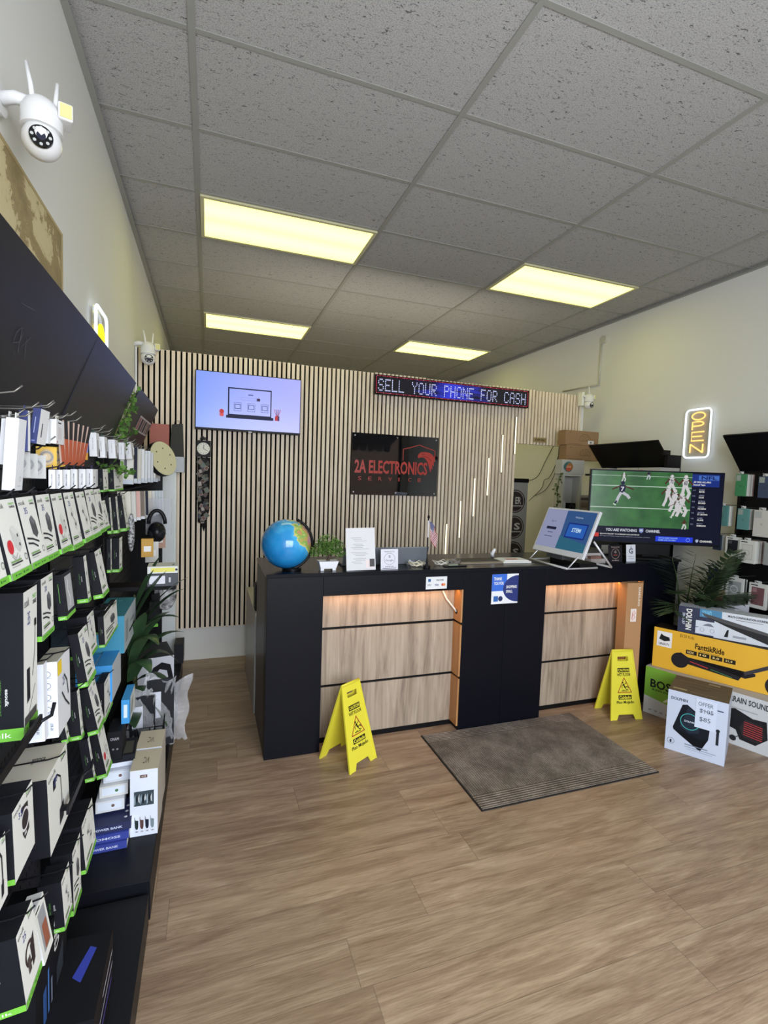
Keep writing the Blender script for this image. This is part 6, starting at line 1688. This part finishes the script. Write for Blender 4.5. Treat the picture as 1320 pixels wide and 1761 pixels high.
# pictures of goods behind the television stay dark: a few packs low on the far rack
def case_pack(key, y0, y1, z0, z1, X, lab, face, n, kind, edges=(214, 214, 208), grp='phone cases on the right rack'):
    """front facing the room (-x); y0 is the far (left) edge, y1 the near (right) edge"""
    w_ = y0 - y1; h_ = z1 - z0
    t = thing('phone_case', lab, 'phone case pack', frame((X, y0, z0), (0, -1, 0), (0, 0, 1)), grp)
    b = MB(); ed = mat(edges, .5)
    if kind in ('case', 'clear'):
        b.box(0, 0, -.012, w_, h_, 0, mat(face, .45))
        b.poly([(w_ * .07, h_ * .70, .0006), (w_ * .48, h_ * .70, .0006), (w_ * .48, h_ * .95, .0006), (w_ * .07, h_ * .95, .0006)], mat((150, 158, 150) if kind == 'case' else (170, 172, 170), .4))
        b.ring(w_ * .5, h_ * .47, .006, .003, .0006, mat(tuple(int(c * .75) for c in face), .5), 12)
        b.build('case_body', t, bevel=.004)
    else:
        b.box(0, 0, -.014, w_, h_, 0, mat((212, 212, 204), .5))
        b.rect(w_ * .16, h_ * .14, w_ * .88, h_ * .84, .0006, mat(face, .4)); b.rect(w_ * .1, h_ * .90, w_ * .5, h_ * .94, .0006, mat(INK))
        if kind == 'ringbox': b.ring(w_ * .5, h_ * .45, w_ * .16, .002, .001, mat((120, 110, 110))); b.line([(w_ * .2, h_ * .18), (w_ * .84, h_ * .18), (w_ * .84, h_ * .8), (w_ * .2, h_ * .8)], .0015, .001, mat((150, 146, 140)), True)
        elif kind == 'magsafe': b.ring(w_ * .5, h_ * .5, w_ * .2, .006, .001, mat((206, 208, 206))); b.rect(w_ * .2, h_ * .68, w_ * .4, h_ * .82, .001, mat((100, 104, 104)))
        else: b.rect(w_ * .22, h_ * .64, w_ * .46, h_ * .80, .001, mat(tuple(min(255, c + 40) for c in face)))
        b.build('box_front', t, bevel=.001)
    for k in range(n):
        c = MB(); zz = -.016 - k * .0145
        c.box(.003, .002, zz - .0115, w_ - .001, h_ - .004 * (k % 2) - .002, zz, mat([edges, (196, 200, 190), (176, 170, 164), (226, 226, 222), (170, 140, 132)][k % 5], .5)); c.build('stacked_pack', t)
    c = MB(); c.tube([(w_ * .5, h_ + .004, -.22), (w_ * .5, h_ + .006, .01), (w_ * .5, h_ + .02, .03)], .0028, m_hook, 6); c.build('hook', t)
    c = MB(); c.box(w_ * .3, h_, -.001, w_ * .7, h_ + .018, .0005, mat((206, 208, 206), .2)); c.build('hang_tab', t)
    return t
case_pack('a1', .338, .258, 1.566, 1.730, 3.78, 'green phone case, front of its pack in the top row of the right rack', (62, 130, 84), 5, 'case')
case_pack('a2', .175, .085, 1.560, 1.715, 3.78, 'dark blue phone case, right neighbour of the green one in the top row', (58, 70, 94), 4, 'case', (190, 184, 160))
case_pack('b1', .455, .373, 1.335, 1.490, 3.78, 'teal phone case, left of two teal ones in the second row', (84, 134, 130), 3, 'case')
case_pack('b2', .305, .22, 1.322, 1.478, 3.78, 'teal phone case, right of two teal ones in the second row', (90, 140, 136), 4, 'case')
case_pack('b3', .175, .06, 1.285, 1.475, 3.76, 'pale marble phone case in a clear bag at the right edge, second row', (196, 194, 186), 2, 'clear')
case_pack('c1', .475, .41, 1.145, 1.265, 3.78, 'dark navy phone case, leftmost in the third row', (40, 50, 66), 2, 'case', (150, 156, 150))
case_pack('c2', .375, .27, 1.115, 1.262, 3.78, 'black phone case in a white box, third row, left of the ring box', (36, 36, 40), 1, 'box')
case_pack('c3', .262, .148, 1.085, 1.250, 3.765, 'white box with a ring outline, third row of the right rack', (204, 202, 194), 7, 'ringbox')
case_pack('c4', .10, .0, 1.09, 1.25, 3.78, 'grey phone case pack cut by the right edge, third row', (150, 152, 152), 2, 'case')
case_pack('d1', .50, .36, .85, 1.035, 3.76, 'navy phone case in a tall white box, leftmost of the lowest row', (40, 44, 84), 3, 'box')
case_pack('d2', .335, .205, .79, .965, 3.76, 'clear phone case with a white ring in a box, lowest row middle', (156, 160, 158), 2, 'magsafe', (40, 40, 44))
case_pack('d3', .165, .045, .775, .955, 3.76, 'maroon phone case in a white box, lowest row right', (118, 80, 82), 2, 'box')
case_pack('d4', .02, -.09, .775, .95, 3.76, 'pale phone case box cut by the right edge, lowest row', (176, 170, 160), 2, 'box')
# stacked small cartons behind the soundbar carton
b = MB(); b.M = rr_near.matrix_world.inverted(); b.box(3.56, .12, .69, XQ, .455, .706, m_dark); b.box(3.58, .13, .12, 3.60, .15, .69, m_dark); b.box(3.58, .43, .12, 3.60, .45, .69, m_dark); b.build('rack_shelf', rr_near)
for i, (y0, w_, X, lab, c) in enumerate([(.452, .17, 3.60, 'small white carton with printed sides behind the soundbar carton, left', (186, 184, 182)), (.275, .13, 3.60, 'small white carton with a label behind the soundbar carton, right', (206, 208, 216))]):
    carton('accessory_carton', lab, 'carton', frame((X, y0, .707), (0, -1, 0), (0, 0, 1)), w_, .085, .15, {'D': c, 'T': (150, 84, 76) if i == 0 else (200, 202, 206)}, [('r', 'F', .1, .2, .14, .8, (120, 116, 116)), ('r', 'F', .3, .2, .34, .8, (120, 116, 116)), ('r', 'F', .5, .2, .54, .8, (120, 116, 116))] if i == 0 else [('t', 'F', 'PHONE CASE', .2, .7, .8, .85, (70, 80, 120), True), ('r', 'F', .25, .5, .75, .56, (120, 126, 150)), ('r', 'F', .3, .3, .7, .34, (150, 156, 176))], 'small cartons behind the soundbar carton')

# areca palm behind the cartons
m_palm = noise_material([(.35, (48, 70, 48)), (.65, (92, 116, 78))], 8, rough=.45)
t = thing('potted_palm', 'artificial palm with feathery fronds between the counter and the right rack', 'plant', (3.58, .52, 0))
b = MB(); b.cyl((0, 0, 0), (0, 0, .26), .10, mat((46, 44, 44), .6), 28, .13); b.cyl((0, 0, .25), (0, 0, .255), .115, mat((60, 46, 36), .9), 24); b.build('pot', t)
rnd = random.Random(21)
FR = [((-.42, -.22, 1.12), .14), ((-.30, -.30, 1.16), .10), ((-.18, -.36, 1.10), .12), ((.0, -.34, 1.17), .10), ((.16, -.30, 1.14), .1), ((.22, -.20, 1.10), .08), ((-.38, -.34, .92), .16), ((-.22, -.42, .84), .18), ((-.04, -.44, .90), .16), ((.10, -.40, .86), .14),
      ((-.30, -.16, 1.0), .1), ((-.12, -.30, .98), .1), ((.06, -.26, 1.02), .1), ((-.44, -.28, .76), .2), ((-.30, -.4, .68), .2), ((-.1, -.46, .70), .2)]
for tip, sag in FR:
    A = Vector((0, 0, .25)); B = Vector(tip)
    pts = []
    for i in range(15):
        s = i / 14
        p = A.lerp(B, s); p.z += sag * math.sin(PI * min(s * 1.05, 1)) + .12 * s * (1 - s)
        pts.append(p)
    b = MB(); b.tube(pts, [.006 - .0045 * i / 14 for i in range(15)], mat((70, 92, 50), .6), 5)
    for i in range(4, 15):
        for sub in (0, .5):
            if i == 14 and sub: continue
            p = pts[i] if not sub else (pts[i] + pts[i + 1]) / 2
            d = (pts[min(i + 1, 14)] - pts[i - 1]).normalized()
            sd = d.cross(Vector((0, 0, 1))).normalized()
            Ls = .20 * math.sin(PI * (.18 + .78 * (i + sub - 4) / 11)) + .02
            for s_ in (-1, 1):
                dirv = (sd * s_ * .75 + d * .62 + Vector((0, 0, -.20 + rnd.uniform(-.1, .1)))).normalized()
                e_ = dirv.cross(Vector((0, 0, 1))).normalized() * .017
                q = p + dirv * Ls
                b.add([p, p + dirv * Ls * .4 + e_, q, p + dirv * Ls * .4 - e_], [(0, 1, 2, 3)], m_palm)
    b.build('frond', t)

# ---- white shelf unit by the passage with boxes on it
t = thing('white_shelf_unit', 'white cube shelf unit between the passage and the television', 'shelf', (3.50, 1.90, 0))
iv = t.matrix_world.inverted(); mw = mat((196, 196, 188), .5)
b = MB(); b.M = iv
b.box(3.50, 1.90, 0, 3.52, 2.02, 1.72, mw); b.box(3.72, 1.90, 0, 3.74, 2.02, 1.72, mw); b.box(3.50, 2.02, 0, 3.74, 2.03, 1.72, mw); b.build('side_panels', t)
for z in (.02, .5, .92, 1.30, 1.70):
    b = MB(); b.M = iv; b.box(3.52, 1.90, z, 3.72, 2.02, z + .02, mw); b.build('shelf_board', t)
carton('canned_goods_box', 'white box with a round teal and orange picture on the white shelf unit', 'box', frame((3.475, 1.90, 1.722), (1, 0, 0), (0, 0, 1)), .28, .145, .10, {'D': (190, 190, 184)},
       [('c', 'F', .30, .5, .055, (90, 130, 120)), ('c', 'F', .22, .5, .040, (60, 110, 110)), ('c', 'F', .36, .5, .040, (176, 120, 70)), ('c', 'F', .3, .4, .032, (196, 84, 56)), ('t', 'F', 'OSOM', .2, .42, .40, .58, (224, 190, 150), True)]).name = 'picture_box'
for i, (x, z, lab) in enumerate([(3.52, 1.868, 'brown carton with a line drawing, lower of two above the white shelf unit'), (3.50, 2.02, 'brown carton with a line drawing and small label, upper of two')]):
    carton('brown_carton', lab, 'carton', frame((x, 1.90, z), (1, 0, 0), (0, 0, 1)), .42, .15 if i == 0 else .148, .11, {'D': (150, 118, 84)},
           [('l', 'F', [(.42, .35), (.5, .3), (.6, .34), (.72, .3), (.76, .5), (.66, .74), (.52, .78), (.44, .6), (.42, .35)], .004, (96, 72, 48)), ('o', 'F', .53, .52, .018, .003, (96, 72, 48)), ('o', 'F', .65, .5, .018, .003, (96, 72, 48)), ('r', 'F', .1, .06, .5, .09, (110, 84, 58)), ('r', 'F', .1, .84, .16, .88, (110, 84, 58))]
           + ([('r', 'F', .68, .12, .86, .36, (214, 210, 206)), ('r', 'F', .75, .18, .79, .28, (60, 50, 50))] if i else []), 'pair of brown cartons')
b = MB(); b.box(3.60, 1.93, 1.321, 3.70, 2.015, 1.42, m_dark); b.M = frame((3.65, 1.929, 1.37), (1, 0, 0), (0, 0, 1)); b.disc(0, 0, .03, .0006, mat((60, 60, 70), .2)); b.ring(0, 0, .036, .004, .0008, mat((90, 90, 96), .3)); b.disc(0, 0, .012, .001, mat((16, 16, 20), .1))
tag(b.build('small_speaker'), 'small black cube speaker on the white shelf unit', 'speaker')
b = MB(); b.box(3.54, 1.95, 1.321, 3.59, 2.015, 1.44, mat((214, 214, 206), .5)); tag(b.build('white_pack'), 'small white pack beside the cube speaker', 'small pack')
for k, (c, z) in enumerate([((176, 160, 140), 1.40), ((196, 186, 166), 1.427), ((120, 110, 104), 1.454), ((206, 200, 186), 1.481), ((160, 140, 124), 1.375), ((190, 180, 160), 1.35)]):
    b = MB(); b.box(3.76 + .004 * (k % 2), 1.93, z, 3.90, 2.05, z + .026, mat(c, .6))
    tag(b.build('folded_pack'), 'flat pack in the pile left of the television, %s from the bottom' % nth[{1.35: 0, 1.375: 1, 1.40: 2, 1.427: 3, 1.454: 4, 1.481: 5}[z]], 'flat pack', 'pile of flat packs')
b = MB(); b.box(3.74, 1.90, 1.33, 3.92, 2.08, 1.349, mw); b.M = None; b.build('bracket_shelf', t, iv)
ivy('hanging_ivy', 'thin strand of ivy hanging down the left side of the white shelf unit', (3.425, 1.89, 1.70), [[(.05, 0, .02), (.02, 0, -.05), (.0, 0, -.18), (.02, .0, -.30), (-.01, 0, -.42)], [(.04, .02, .0), (.01, .02, -.12), (.02, 0, -.24), (.0, .01, -.36)]], 8, noise_material([(.35, (36, 56, 30)), (.65, (70, 96, 50))], 20, rough=.6), .028)
